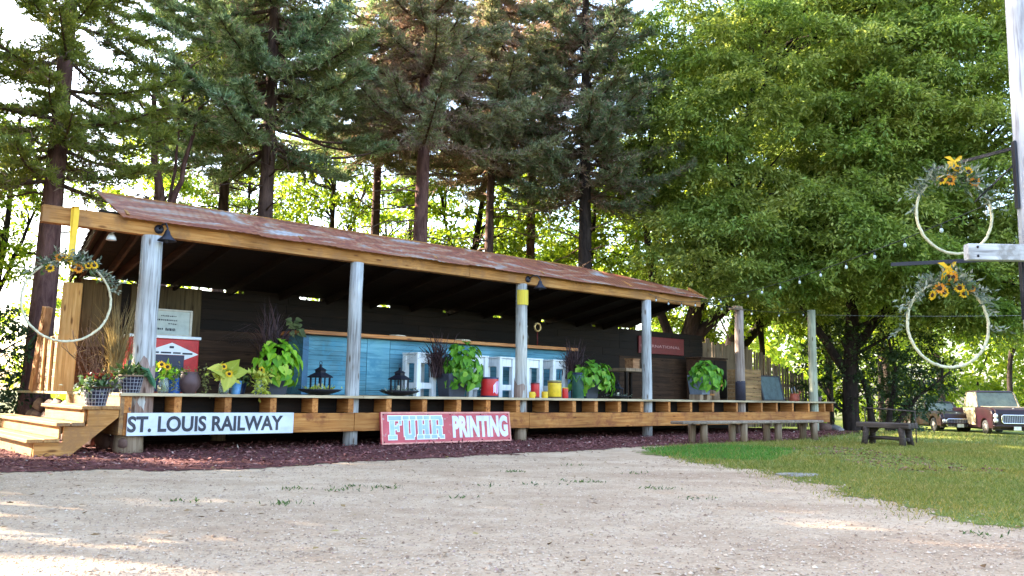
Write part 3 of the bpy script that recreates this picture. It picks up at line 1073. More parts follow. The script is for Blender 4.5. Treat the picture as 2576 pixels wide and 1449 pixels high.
# lumber posts and low wall at the left end of the landing
t = thing("lumber_post", "wide clean yellow lumber post standing on the landing behind the left flower hoop", "post", S(-0.4, 2.5, DZ), 0.45)
b = MB()
b.bar((0, 0, 0), (0.02, 0.0, 1.72), 0.28, 0.12, upv=(0, 1, 0))
b.build("board", LUMBER_Z, t, 0.006)
t = thing("slim_lumber_post", "slim leaning orange lumber post at the far left end of the landing", "post", S(-0.3, 5.0, DZ), A)
b = MB()
b.bar((0, 0, 0), (0.06, -0.25, 1.5), 0.12, 0.3, upv=(0, 1, 0))
b.build("board", wood("orange_lumber_upright", (0.24, 0.10, 0.035), (0.42, 0.19, 0.07), (0.52, 0.27, 0.11), 'z'), t, 0.006)
wl = thing("low_siding_wall", "low sunlit red brown board wall between the two left lumber posts", "wall", S(-0.3, 3.7, DZ), A)
b = MB()
for q in range(8):
    for k in range(3):
        y0 = -0.95 + k * 0.66 + (0.2 if q % 2 else 0)
        b.box(-0.01 + random.uniform(-.003, .003), 0.015, y0, min(y0 + 0.655, 1.1), 0.02 + q * 0.115, 0.128 + q * 0.115)
b.build("siding", REDW, wl)
for y0 in (-0.55, 0.05, 0.55):
    b = MB()
    b.box(-0.05, -0.012, y0, y0 + 0.085, 0.0, 0.92)
    b.build("batten", LUMBER_Z, wl, 0.004)
# ---------------------------------------------------------------- BAR
bar = thing("bar_counter", "blue boarded bar counter with an orange wood top inside the shed", "bar counter", S(6.4, 1.7, DZ), A)


def at_bar(b):
    b.v = [(x - 6.4, y - 1.7, z - DZ) for x, y, z in b.v]
    return b


b = MB()
z = DZ + 0.01
while z < 1.85:
    for (x0, x1) in ((3.1, 4.35), (4.355, 4.85), (4.855, 9.6)):
        if x0 == 4.355 and z > 0.9:
            continue
        d = random.uniform(-0.004, 0.004)
        b.box(x0, x1, 1.33 + d, 1.355 + d, z, z + 0.082)
    z += 0.086
b.box(4.36, 4.845, 1.328, 1.352, 0.92, 1.86)
for q in range(7):
    d = random.uniform(-0.003, 0.003)
    b.box(3.1 + d, 3.122 + d, 1.36, 1.95, DZ + 0.01 + q * 0.15, DZ + 0.155 + q * 0.15)
    b.box(9.57 + d, 9.592 + d, 1.36, 1.95, DZ + 0.01 + q * 0.15, DZ + 0.155 + q * 0.15)
at_bar(b).build("front_panel", BLUEP, bar)
b = MB()
b.box(3.06, 3.17, 1.315, 1.327, DZ + 0.005, 1.86)
at_bar(b).build("corner_board", plain("dark_blue_trim", (0.045, 0.13, 0.22), 0.6), bar)
b = MB()
b.box(9.53, 9.63, 1.315, 1.327, DZ + 0.005, 1.86)
at_bar(b).build("corner_board", plain("dark_blue_trim", (0.045, 0.13, 0.22), 0.6), bar)
b = MB()
b.box(2.93, 6.3, 1.2, 1.55, 1.872, 1.94)
b.box(6.304, 9.75, 1.203, 1.55, 1.870, 1.937)
b.box(2.95, 9.72, 1.555, 2.02, 1.872, 1.935)
at_bar(b).build("counter_top", BARTOP, bar, 0.008)

# ---------------------------------------------------------------- helpers for planting
HEART = [(0, 0), (0.22, -0.10), (0.46, 0.02), (0.50, 0.26), (0.34, 0.56), (0.12, 0.84), (0, 1.0)]


def heart(b, p, d, nrm, size):
    d = Vector(d).normalized()
    nrm = Vector(nrm)
    sd = d.cross(nrm)
    if sd.length < 1e-3:
        sd = d.cross(Vector((0.3, 0.5, 0.8)))
    sd.normalize()
    nn = sd.cross(d).normalized()
    p = Vector(p)
    pts = []
    for sgn in (1, -1):
        for (x, y) in HEART:
            z = 0.22 * abs(x) - 0.28 * y * y
            pts.append(p + (sd * x * sgn + d * y + nn * z) * size)
    n = len(HEART)
    b.add(pts, [tuple(range(n)), tuple(range(2 * n - 1, n - 1, -1))])


def vine(cx, cy, cz, rx, ry, rz, n, size, lean=(0, -0.5)):
    b = MB()
    for q in range(n):
        th = random.uniform(0, 2 * PI)
        ph = math.acos(random.uniform(-0.55, 1.0))
        k = random.uniform(0.62, 1.0)
        dx, dy, dz = math.sin(ph) * math.cos(th), math.sin(ph) * math.sin(th), math.cos(ph)
        p = (cx + rx * k * dx + lean[0] * 0.1, cy + ry * k * dy, cz + rz * k * dz - 0.10 * (1 - dz) * k)
        nr = Vector((dx, dy - 0.25, dz + 0.45)).normalized()
        dirv = Vector((dx + random.uniform(-.5, .5), dy + random.uniform(-.5, .5) - 0.15, -0.55 + random.uniform(-.3, .45)))
        dirv -= nr * dirv.dot(nr)
        heart(b, p, dirv, nr, size * random.choice((0.55, 0.75, 0.95, 1.1, 1.25)))
    return b


def arch_grass(n, h, spread, w, droop=1.0, base=(0, 0, 0), rb=0.05):
    """arching blades as strips of 5 quads"""
    b = MB()
    for q in range(n):
        th = random.uniform(0, 2 * PI)
        L = h * random.uniform(0.6, 1.15)
        sp = spread * random.uniform(0.15, 1.0)
        bx, by = base[0] + random.gauss(0, rb), base[1] + random.gauss(0, rb)
        pr = []
        for k in range(6):
            t = k / 5
            rr = sp * t ** 1.7
            z = L * (t - droop * 0.42 * (sp / max(spread, .01)) * t ** 3)
            pr.append(Vector((bx + rr * math.cos(th), by + rr * math.sin(th), base[2] + z)))
        sdv = Vector((-math.sin(th + 0.6), math.cos(th + 0.6), 0))
        vsx = []
        for k, p in enumerate(pr):
            ww = w * (1 - (k / 5) ** 2) + 0.001
            vsx += [p - sdv * ww / 2, p + sdv * ww / 2]
        b.add(vsx, [(2 * k, 2 * k + 1, 2 * k + 3, 2 * k + 2) for k in range(5)])
    return b


def planter(u, v, z, pot, top, bot, h, vin, plume, lab, slate=False):
    t = thing("planter", lab, "planter", S(u, v, z), A + random.uniform(-.1, .1), "planters along the deck edge")
    b = MB()
    n = 0.5
    p4 = [(-n, -n), (n, -n), (n, n), (-n, n)]
    lo = [(x * bot, y * bot, 0.0) for x, y in p4]
    hi = [(x * top, y * top, h) for x, y in p4]
    hi2 = [(x * (top - 0.05), y * (top - 0.05), h) for x, y in p4]
    li = [(x * (top - 0.06), y * (top - 0.06), h - 0.05) for x, y in p4]
    vsx = lo + hi + hi2 + li
    f = [(3, 2, 1, 0)]
    for s_ in (0, 4, 8):
        for k in range(4):
            k2 = (k + 1) % 4
            f.append((s_ + k, s_ + k2, s_ + 4 + k2, s_ + 4 + k))
    b.add(vsx, f)
    b.build("pot", pot, t, 0.006)
    b = MB()
    b.add([(x * (top - 0.055), y * (top - 0.055), h - 0.03) for x, y in p4], [(0, 1, 2, 3)])
    b.build("soil", SOIL, t)
    vin[0].build("trailing_vine", vin[1], t)
    if plume:
        plume.build("fountain_grass", L_PURPLE, t)
    return t


def addgrass(b, b2):
    return b.add(b2.v, b2.f)


g = arch_grass(150, 1.2, 0.95, 0.02, 1.7, (-0.05, 0.08, 0.4), 0.07)
addgrass(g, arch_grass(40, 0.75, 0.6, 0.02, 1.5, (-0.05, 0.05, 0.4), 0.06))
t = planter(2.12, 0.38, DZ, CHAR, 0.40, 0.28, 0.46, (vine(0.0, -0.1, 0.54, 0.37, 0.32, 0.34, 150, 0.135), L_LIME), g,
            "charcoal planter of lime heart leaves with tall purple grass, left of the blue bar")
addl = MB()
for q in range(14):
    heart(addl, (0.42 + random.uniform(-.1, .12), 0.3, 1.12 + random.uniform(-.12, .1)), (random.uniform(-1, 1), -0.4, random.uniform(-1, .4)), (0, -1, 0.4), 0.11)
addl.build("pale_leaf_sprig", leafmat("dull_green_leaf", [(0, (0.05, 0.07, 0.02)), (1, (0.14, 0.16, 0.05))], 0.3), t)
g = arch_grass(170, 1.1, 0.85, 0.02, 1.9, (-0.22, 0.12, 0.35), 0.06)
planter(5.62, 0.4, DZ, CHAR, 0.44, 0.34, 0.42, (vine(0.2, -0.12, 0.55, 0.40, 0.34, 0.52, 190, 0.14), L_LIMED), g,
        "charcoal planter of bright green vine with drooping dark grass, beside the white stools")
g = arch_grass(160, 1.0, 0.9, 0.02, 1.9, (-0.25, 0.12, 0.4), 0.08)
planter(9.15, 0.4, DZ, CHAR, 0.46, 0.36, 0.40, (vine(0.1, -0.1, 0.48, 0.62, 0.42, 0.34, 220, 0.13), L_LIMED), g,
        "charcoal planter of spreading green vine left of the fourth white post")
tp = planter(12.98, 0.3, DZ + 0.13, SLATE, 0.44, 0.34, 0.46, (vine(0.16, -0.12, 0.48, 0.5, 0.38, 0.36, 170, 0.15), L_LIMED), None,
             "slate grey planter of green vine raised on two wooden blocks")
for dx, lab in ((-0.14, "left"), (0.14, "right")):
    t = thing("wooden_block", "short wooden block under the slate grey planter", "block", S(12.98 + dx, 0.3, DZ), A, "blocks under the slate planter")
    b = MB()
    b.box(-0.07, 0.07, -0.16, 0.16, 0.002, 0.128)
    b.build("block_body", LOGW, t, 0.006)

# ---------------------------------------------------------------- ornaments on the deck


def lantern(u, v, lab, sc_=1.0):
    bw = thing("metal_bowl", "shallow dark bowl of " + lab[0], "bowl", S(u, v, DZ), A, "shallow bowls under the lanterns")
    b = MB()
    b.lathe([(0.05, 0.0), (0.16, 0.015), (0.30, 0.06), (0.36, 0.095), (0.35, 0.098), (0.28, 0.07), (0.14, 0.03), (0.02, 0.025)], 24)
    b.build("dish", BLACK, bw)
    P = RNG.normal(size=(130, 3)) * [0.14, 0.14, 0.02] + [0, 0, 0.09]
    vq, fq = leaves(P, RNG.normal(size=(130, 3)) + [0, 0, 0.7], RNG.uniform(0.04, 0.08, 130), np.full(130, 0.03))
    npmesh("leaf_filling", vq, fq, L_SAGE if lab[1] else L_YGREEN, bw)
    t = thing("lantern", lab[2], "lantern", S(u, v, DZ + 0.03), A + 0.35, "black candle lanterns on the deck")
    s = 0.105
    b = MB()
    b.box(-s - .015, s + .015, -s - .015, s + .015, 0.0, 0.03)
    for i_ in (-1, 1):
        for j_ in (-1, 1):
            b.box(i_ * s - 0.012, i_ * s + 0.012, j_ * s - 0.012, j_ * s + 0.012, 0.03, 0.25)
    for sg in (-1, 1):
        b.box(-0.006, 0.006, sg * s - 0.005, sg * s + 0.005, 0.03, 0.25)
        b.box(sg * s - 0.005, sg * s + 0.005, -0.006, 0.006, 0.03, 0.25)
    b.build("frame", BLACK, t)
    b = MB()
    b.lathe([(0.20, 0.25), (0.205, 0.265), (0.10, 0.325), (0.085, 0.33), (0.085, 0.365), (0.11, 0.37), (0.03, 0.415), (0.02, 0.44), (0.03, 0.455), (0.0, 0.47)], 4, smooth=False)
    b.v = [(x * 0.7071 - y * 0.7071, x * 0.7071 + y * 0.7071, z) for x, y, z in b.v]
    b.build("roof", BLACK, t)
    b = MB()
    b.tube([(0.03 * math.cos(a_), 0, 0.485 + 0.03 * math.sin(a_)) for a_ in np.linspace(0, 2 * PI, 13)], 0.005, 5, caps=False)
    b.build("ring", BLACK, t)
    b = MB()
    b.lathe([(0.04, 0.03), (0.04, 0.15), (0.035, 0.155), (0.0, 0.15)], 14)
    b.build("candle", plain("candle_wax", (0.75, 0.68, 0.5), 0.5), t)
    if sc_ != 1:
        bw.scale = t.scale = (sc_,) * 3
    return t


lantern(2.80, 0.16, ("leaves under the lantern by the second post", False, "black pagoda roofed lantern standing clear in front of the blue bar"))
lantern(4.33, 0.18, ("sage leaves under the lantern by the first white stool", True, "black pagoda roofed lantern just left of the first white stool"))
lantern(9.95, 0.2, ("dried flowers under the small lantern by the fourth post", True, "small dark lantern left of the fourth white post"), 0.72)


def stool(u, v, rz, lab):
    t = thing("bar_stool", lab, "stool", S(u, v, DZ), A + rz, "white bar stools along the blue bar")
    s, h = 0.18, 0.80
    b = MB()
    b.box(-s - .055, s + .055, -s - .055, s + .055, h - 0.03, h)
    b.build("seat", WHITEP, t, 0.005)
    for i_ in (-1, 1):
        for j_ in (-1, 1):
            b = MB()
            b.box(i_ * s - 0.046, i_ * s + 0.046, j_ * s - 0.046, j_ * s + 0.046, 0.0, h - 0.032)
            b.build("leg", WHITEP, t, 0.004)
    for sg in (-1, 1):
        b = MB()
        b.box(-s + 0.047, s - 0.047, sg * s - 0.02, sg * s + 0.049, h - 0.19, h - 0.034)
        b.build("apron", WHITEP, t, 0.003)
        b = MB()
        b.box(sg * s - 0.02, sg * s + 0.049, -s + 0.047, s - 0.047, h - 0.19, h - 0.034)
        b.build("apron", WHITEP, t, 0.003)
        b = MB()
        b.box(-s + 0.047, s - 0.047, sg * s - 0.018, sg * s + 0.022, 0.14, 0.25)
        b.build("stretcher", WHITEP, t, 0.003)
        b = MB()
        b.box(sg * s - 0.018, sg * s + 0.022, -s + 0.047, s - 0.047, 0.14, 0.25)
        b.build("stretcher", WHITEP, t, 0.003)
    return t


s0 = stool(5.2, 0.85, 0.05, "white square bar stool standing alone between lantern and vine planter")
for (u, v, rz, lab) in ((6.45, 0.85, -0.05, "white square bar stool behind the green vine and big red can"),
                        (7.15, 0.85, 0.08, "white square bar stool directly left of the third post"),
                        (7.9, 0.85, -0.03, "white square bar stool behind the small red tin, right of the third post"),
                        (8.62, 0.85, 0.06, "white square bar stool at the right end, behind the yellow can")):
    dup(s0, S(u, v, DZ), A + rz, label=lab)


def can(name, u, v, r, h, body, lab, cat, bandlo=None, bandhi=None, patch=None, lidm=None, handle=False, z=DZ, grp=None):
    t = thing(name, lab, cat, S(u, v, z), A, grp)
    b = MB()
    b.lathe([(r * 0.97, 0.0), (r, 0.012), (r, h * 0.97), (r * 0.985, h)], 22)
    b.build("body", body, t)
    if bandlo:
        b = MB()
        b.lathe([(r * 1.012, 0.004), (r * 1.012, h * 0.09)], 22, closed=False)
        b.build("rim", bandlo, t)
        b = MB()
        b.lathe([(r * 1.012, h * 0.92), (r * 1.02, h), (r * 0.9, h + 0.004), (0, h + 0.004)], 22, closed=False)
        b.build("rim", bandlo, t)
    if patch:
        b = MB()
        n = 10
        vs_, fs_ = [], []
        a0 = -PI / 2 - 0.25
        for k in range(n + 1):
            a_ = a0 + 1.5 * k / n
            lo = h * (0.2 + 0.08 * math.sin(k * 1.3))
            hi = h * (0.82 - 0.22 * max(0, 1 - k / 3))
            vs_ += [(r * 1.008 * math.cos(a_), r * 1.008 * math.sin(a_), lo), (r * 1.008 * math.cos(a_), r * 1.008 * math.sin(a_), hi)]
        fs_ = [(2 * k, 2 * k + 2, 2 * k + 3, 2 * k + 1) for k in range(n) if k % 4 != 3]
        b.add(vs_, fs_)
        b.build("label_panel", patch, t)
    if lidm:
        b = MB()
        b.lathe([(r * 1.03, h * 0.985), (r * 1.03, h * 1.05), (r * 0.4, h * 1.08), (0.0, h * 1.08)], 20)
        b.build("lid", lidm, t)
    if handle:
        b = MB()
        b.tube([(r * 0.98, 0, h * 0.78), (r * 1.5, 0, h * 0.72), (r * 1.55, 0, h * 0.35), (r * 0.98, 0, h * 0.25)], r * 0.12, 7)
        b.build("handle", body, t)
    return t


can("coffee_can", 6.28, 0.1, 0.165, 0.37, RED, "large red tin can with navy rims and a pale lavender label patch", "can", NAVY, None, plain("lavender_label", (0.66, 0.52, 0.72), 0.5))
can("mug", 7.12, -0.16, 0.06, 0.115, YEL, "small yellow enamel mug in front of the third post", "mug", handle=True)
can("red_tin", 7.36, 0.02, 0.088, 0.29, RED, "tall plain red tin right of the third post", "tin", REDD)
can("cup", 7.6, 0.0, 0.064, 0.125, YEL, "small yellow cup between the red tin and the yellow can", "cup", YEL)
can("yellow_can", 7.98, 0.12, 0.14, 0.33, YEL, "big yellow tin can with a dark brown rim", "can", plain("brown_rim", (0.10, 0.05, 0.01), 0.5), lidm=TIN)
can("bottle_tin", 8.18, 0.02, 0.062, 0.20, RED, "narrow red tin with a yellow cap next to the big yellow can", "tin", None, None, None, YEL)
can("green_churn", 8.78, 0.25, 0.125, 0.50, GREENB, "dark green metal churn left of the spreading vine planter", "churn", GREENB, lidm=NAVY)


def flower(b, p, nrm, r, n=13):
    """petals into b (material 0) and seed disc (material 1)"""
    nrm = Vector(nrm).normalized()
    a_ = nrm.cross(Vector((0.2, 0.3, 0.9))).normalized()
    c_ = nrm.cross(a_)
    p = Vector(p)
    b.mat = 0
    for k in range(n):
        t = 2 * PI * k / n + random.uniform(-.1, .1)
        d = a_ * math.cos(t) + c_ * math.sin(t)
        s_ = nrm.cross(d)
        rr = r * random.uniform(0.88, 1.1)
        b.add([p + d * r * 0.28, p + d * rr * 0.65 + s_ * r * 0.19 + nrm * r * 0.14, p + d * rr + nrm * r * 0.05, p + d * rr * 0.65 - s_ * r * 0.19 + nrm * r * 0.14], [(0, 1, 2, 3)])
    b.mat = 1
    ring = [p + (a_ * math.cos(2 * PI * k / 10) + c_ * math.sin(2 * PI * k / 10)) * r * 0.40 + nrm * r * 0.06 for k in range(10)]
    ring2 = [p + (a_ * math.cos(2 * PI * k / 10) + c_ * math.sin(2 * PI * k / 10)) * r * 0.25 + nrm * r * 0.18 for k in range(10)]
    b.add(ring + ring2, [tuple(range(10, 20))] + [(k, (k + 1) % 10, 10 + (k + 1) % 10, 10 + k) for k in range(10)], True)


def leafball(name, n, c, s, L, W, mat, parent, updir=0.5):
    P = RNG.normal(size=(n, 3)) * s + c
    vq, fq = leaves(P, RNG.normal(size=(n, 3)) + [0, 0, updir], RNG.uniform(0.7, 1.3, n) * L, np.full(n, W))
    return npmesh(name, vq, fq, mat, parent)


def vase(u, v, lab, fl, leafm, big=0):
    t = thing("glass_vase", lab, "vase", S(u, v, DZ), A, "glass vases of flowers along the deck edge")
    b = MB()
    b.lathe([(0.055, 0.0), (0.075, 0.02), (0.08, 0.12), (0.062, 0.19), (0.07, 0.22), (0.066, 0.22), (0.058, 0.19), (0.075, 0.12), (0.07, 0.025), (0.0, 0.02)], 18, closed=False)
    b.build("glass", GLASSC, t)
    b = MB()
    for k in range(14):
        a_, rr = random.uniform(0, 2 * PI), random.uniform(0.01, 0.05)
        b.tube([(rr * math.cos(a_), rr * math.sin(a_), 0.03), (-rr * .4 * math.cos(a_), -rr * .4 * math.sin(a_), 0.24), (random.uniform(-.1, .1), random.uniform(-.1, .1), 0.33)], 0.006, 5)
    b.build("stems", L_YGREEN, t)
    leafball("leaves", 60, [0.0, 0, 0.30], [0.10, 0.08, 0.055], 0.11, 0.055, leafm, t, 0.1)
    for k in range(fl):
        b = MB()
        flower(b, (random.uniform(-.12, .1), -0.06 - random.uniform(0, .06), 0.32 + random.uniform(-.05, .08)), (random.uniform(-.4, .3), -1, 0.35), 0.06)
        b.build("sunflower", [PETAL, SEED], t)
    if big:
        b = MB()
        for (x, y, z, dx, dz) in ((0.1, -0.05, 0.30, 1.0, 0.35), (-0.08, -0.08, 0.32, -0.8, 0.3), (0.02, -0.1, 0.26, -0.3, -0.8), (0.05, 0, 0.33, 0.5, 0.8)):
            heart(b, (x, y, z), (dx, -0.35, dz), (0, -0.8, 0.6), 0.24)
        b.build("big_leaves", L_YGREEN, t)
    return t


vase(0.32, 0.1, "clear glass vase of sunflowers just right of the first white post", 2, L_LIME)
vase(1.2, 0.1, "clear glass vase with broad yellow leaves right of the round clay pot", 2, L_YGREEN, 1)
t3 = vase(1.74, 0.08, "vase buried under pale yellow trailing flowers, left of the lime planter", 1, L_YGREEN)
leafball("trailing_flowers", 90, [0.0, -0.08, 0.16], [0.07, 0.04, 0.09], 0.09, 0.045, L_YGREEN, t3, -0.6)

t = thing("clay_pot", "round dark clay pot with trailing stems on both sides", "pot", S(0.72, 0.2, DZ), A)
b = MB()
b.lathe([(0.08, 0.0), (0.10, 0.03), (0.155, 0.11), (0.16, 0.18), (0.125, 0.27), (0.115, 0.29), (0.13, 0.31), (0.11, 0.31), (0.09, 0.27), (0, 0.25)], 22, closed=False)
b.build("body", TERRA, t)
P = np.concatenate([RNG.normal(size=(110, 3)) * [0.03, 0.03, 0.10] + [-0.23, -0.05, 0.17], RNG.normal(size=(90, 3)) * [0.03, 0.03, 0.10] + [0.22, -0.05, 0.18],
                    RNG.normal(size=(60, 3)) * [0.14, 0.04, 0.02] + [0.0, 0, 0.33]])
vq, fq = leaves(P, RNG.normal(size=P.shape) + [0, 0, -0.5], RNG.uniform(0.03, 0.06, len(P)), np.full(len(P), 0.022))
npmesh("trailing_stems", vq, fq, leafmat("olive_leaf", [(0, (0.12, 0.12, 0.03)), (1, (0.32, 0.32, 0.12))], 0.3), t)


def cup(u, v, r, h, mat, lab, name="flower_pot"):
    t = thing(name, lab, "pot", S(u, v, DZ), A)
    b = MB()
    b.lathe([(r * 0.75, 0), (r, h), (r * 0.9, h), (r * 0.7, 0.02), (0, 0.02)], 18, closed=False)
    b.build("body", mat, t)
    leafball("plant", 40, [0, 0, h + 0.04], [r * 0.8, r * 0.8, 0.04], 0.09, 0.05, L_LIMED if mat is BLUE else L_HERB, t)


cup(0.52, 0.28, 0.13, 0.22, BLUE, "deep blue glazed pot behind the first glass vase")
cup(1.42, 0.2, 0.09, 0.2, BLUEL, "light blue glazed pot beside the broad leafed vase")
cup(1.62, 0.6, 0.14, 0.18, NAVY, "low navy pot in the shade behind the light blue pot")


def basket(loc, lab, r0, r1, h, kind):
    t = thing("wire_basket", lab, "basket", loc, A, "wire baskets of plants by the steps")
    b = MB()
    for z in np.linspace(0.0, h, 6):
        rr = r0 + (r1 - r0) * z / h
        b.tube([(rr * math.cos(a_), rr * math.sin(a_), z) for a_ in np.linspace(0, 2 * PI, 21)], 0.004, 4, caps=False)
    for a_ in np.linspace(0, 2 * PI, 21)[:-1]:
        b.tube([(r0 * math.cos(a_), r0 * math.sin(a_), 0), (r1 * math.cos(a_), r1 * math.sin(a_), h)], 0.004, 4, caps=False)
    b.build("wire", GALV, t)
    b = MB()
    b.lathe([(r0 * 0.94, 0.004), (r1 * 0.94, h * 0.93), (r1 * 0.4, h * 0.97), (0, h)], 20, closed=False)
    b.build("liner", plain("dark_liner", (0.025, 0.02, 0.035), 0.9), t)
    b = MB()
    b.tube([(r1 * math.cos(a_), r1 * math.sin(a_), h) for a_ in np.linspace(0, 2 * PI, 25)], 0.013, 6, caps=False)
    b.build("rim", BROWNW if kind == 0 else LOGW, t)
    leafball("plant", 130, [0.0, -0.03, h + 0.05], [r1 * 0.62, r1 * 0.5, 0.045], 0.10, 0.05, L_HERB, t)
    if kind == 0:
        leafball("red_plant", 90, [0.02, 0.05, h + 0.14], [r1 * 0.45, 0.06, 0.03], 0.07, 0.035, L_RED, t)
        leafball("trailing_stems", 90, [0.0, -0.08, h - 0.01], [r1 * 1.05, 0.08, 0.05], 0.07, 0.03, L_SAGE, t, -0.5)
    else:
        b = MB()
        for k in range(7):
            heart(b, (0.12 + 0.02 * k, -0.05, h + 0.12 - 0.03 * k), (0.8, -0.5, -0.3 - .1 * k), (0.2, -0.6, 0.8), 0.13)
        b.build("hanging_leaves", leafmat("blue_green_leaf", [(0, (0.05, 0.16, 0.08)), (1, (0.14, 0.28, 0.15))], 0.3), t)
    return t


basket(S(-0.6, -0.1, 0.647), "wire basket of red and green plants on the top step", 0.12, 0.165, 0.24, 0)
basket(S(-0.18, -0.1, DZ), "wire basket with wooden rim at the foot of the first white post", 0.12, 0.165, 0.23, 1)

t = thing("dry_grass_pot", "tall dry straw grass in a dark pot left of the first white post", "potted grass", S(-0.12, 0.9, DZ), A)
b = MB()
b.lathe([(0.13, 0), (0.18, 0.22), (0.165, 0.22), (0.14, 0.18), (0, 0.18)], 18, closed=False)
b.build("pot", plain("purple_dark_pot", (0.05, 0.035, 0.05), 0.6), t)
g = arch_grass(150, 1.25, 0.45, 0.014, 0.5, (0.03, 0, 0.15), 0.05)
addgrass(g, arch_grass(70, 0.9, 0.8, 0.012, 1.6, (0, 0, 0.15), 0.05))
g.build("straw_grass", L_STRAW, t)
b = MB()
for q in range(30):        # bare twiggy stems
    a_ = random.uniform(0, 2 * PI)
    p = Vector((random.gauss(-0.25, .05), random.gauss(0, .05), 0.05))
    pts = [p]
    for k in range(5):
        p = p + Vector((random.gauss(-0.03, .07), random.gauss(0, .05), random.uniform(0.08, 0.24)))
        pts.append(p)
    b.tube(pts, [0.006, 0.006, 0.005, 0.005, 0.004, 0.003], 4)
b.build("bare_twigs", TWIG, t)

# cooler, paper sign
t = thing("ice_chest", "red upright ice chest with white diamond mark behind the first white post", "ice chest", S(0.82, 1.9, DZ), A)
b = MB()
b.box(-0.55, 0.54, -0.3, 0.3, 0.0, 0.86)
b.build("cabinet", RED, t, 0.015)
b = MB()
b.box(-0.57, 0.56, -0.32, 0.32, 0.862, 0.91)
b.build("top_trim", WHITE, t, 0.008)
b = MB()
b.box(-0.55, 0.30, -0.312, -0.303, 0.02, 0.60)
b.build("navy_panel", NAVY, t, 0.003)
b = MB()
b.prism([(-0.36, 0.625), (0.10, 0.80), (0.53, 0.625), (0.305, 0.53), (0.305, 0.605), (-0.30, 0.605)], -0.308, -0.302)
b.build("diamond_mark", WHITE, t)
b = MB()
for (x0, x1, z0, z1) in ((-0.26, -0.1, 0.625, 0.65), (-0.07, 0.09, 0.625, 0.65), (0.12, 0.24, 0.625, 0.65), (0.27, 0.43, 0.618, 0.645), (0.06, 0.13, 0.71, 0.745)):
    b.box(x0, x1, -0.3105, -0.3082, z0, z1)
b.build("diamond_lettering", INK, t)
t = thing("price_board", "pale framed notice board with dark lines of writing on top of the red ice chest", "notice board", S(0.86, 1.72, DZ + 0.912), A)
b = MB()
b.box(-0.36, 0.36, 0.0, 0.02, 0.03, 0.40)
b.build("face", CREAM, t)
b = MB()
for (x0, x1, z0, z1) in ((-0.4, 0.4, 0.0, 0.028), (-0.4, 0.4, 0.402, 0.43), (-0.4, -0.362, 0.03, 0.4), (0.362, 0.4, 0.03, 0.4)):
    b.box(x0, x1, -0.012, 0.03, z0, z1)
b.build("frame", plain("pale_frame", (0.5, 0.46, 0.38), 0.6), t, 0.003)
b = MB()
random.seed(21)
for (x0, x1, z0, hh) in ((-0.1, 0.14, 0.31, 0.02), (-0.16, 0.16, 0.24, 0.026), (0.02, 0.16, 0.185, 0.02), (-0.32, -0.06, 0.09, 0.034), (-0.02, 0.14, 0.08, 0.05), (-0.31, -0.28, 0.3, 0.03)):
    x = x0
    while x < x1:
        ww = random.uniform(0.012, 0.03)
        b.box(x, min(x + ww, x1), -0.003, -0.001, z0 + random.uniform(0, .004), z0 + hh * random.uniform(0.75, 1))
        x += ww + random.uniform(0.006, 0.012)
b.build("faded_writing", INK, t)

# things on the bar
t = thing("tap_ring", "brass ring ornament on a post at the right end of the bar top", "ornament", S(8.72, 1.45, 1.938), A)
b = MB()
b.tube([(0, 0, 0), (0, 0, 0.33)], 0.012, 8)
b.build("stem", REDD, t)
b = MB()
b.tube([(0.085 * math.cos(a_), 0, 0.42 + 0.085 * math.sin(a_)) for a_ in np.linspace(0, 2 * PI, 25)], 0.022, 8, caps=False)
b.build("ring", plain("brass", (0.55, 0.38, 0.16), 0.35, 0.6), t)
t = thing("bottle", "dark glass bottle with a pale cap beside the brass ring on the bar", "bottle", S(8.4, 1.45, 1.938), A)
b = MB()
b.lathe([(0.05, 0), (0.052, 0.2), (0.02, 0.29), (0.018, 0.4)], 14)
b.build("glass", plain("brown_bottle", (0.05, 0.035, 0.02), 0.2), t)
b = MB()
b.lathe([(0.022, 0.4), (0.022, 0.435)], 12)
b.build("cap", plain("pale_cap", (0.5, 0.45, 0.35), 0.5), t)
t = thing("orange_figurine", "little orange figurine on the left part of the bar top", "figurine", S(4.0, 1.4, 1.938), A)
b = MB()
b.lathe([(0.03, 0), (0.035, 0.02), (0.02, 0.05), (0.028, 0.085), (0.012, 0.115), (0, 0.12)], 12)
b.build("body", plain("orange_clay", (0.55, 0.16, 0.06), 0.5), t)
for (u, lab) in ((5.05, "white paper napkin stack lying on the bar between second post and first stool"), (6.62, "stack of pale papers lying on the bar near the third post")):
    t = thing("paper_stack", lab, "papers", S(u, 1.4, 1.938), A + 0.2)
    b = MB()
    b.box(-0.14, 0.14, -0.1, 0.1, 0.0, 0.02)
    b.box(-0.12, 0.13, -0.09, 0.1, 0.0205, 0.032, Matrix.Rotation(0.2, 3, 'Z'))
    b.build("sheets", plain("pale_paper", (0.6, 0.52, 0.4), 0.7), t)

# ---------------------------------------------------------------- SIGNS
def lettering(parent, body, x, z, h, wd, y, mat, bold=0.0, name="lettering"):
    vs_, fs_ = text_mesh(body, h, wd, bold, 0.003)
    b = MB()
    b.add([(p[0] + x, p[1] + y, p[2] + z) for p in vs_], fs_)
    return b.build(name, mat, parent)


t = thing("railway_sign", "long white board lettered ST. LOUIS RAILWAY on the front of the deck", "sign", S(0.97, -0.215, 0.25), A)
b = MB()
b.box(-1.2, 1.2, -0.024, 0.0, 0.0, 0.305)
b.build("board", worn("white_sign_face", (0.60, 0.64, 0.69), amount=0.66), t, 0.003)
lettering(t, "ST. LOUIS RAILWAY", -1.197, 0.045, 0.218, 2.22, -0.0245, worn("faded_black_letter", (0.025, 0.025, 0.04), (0.34, 0.36, 0.40), 0.68), 0.032)

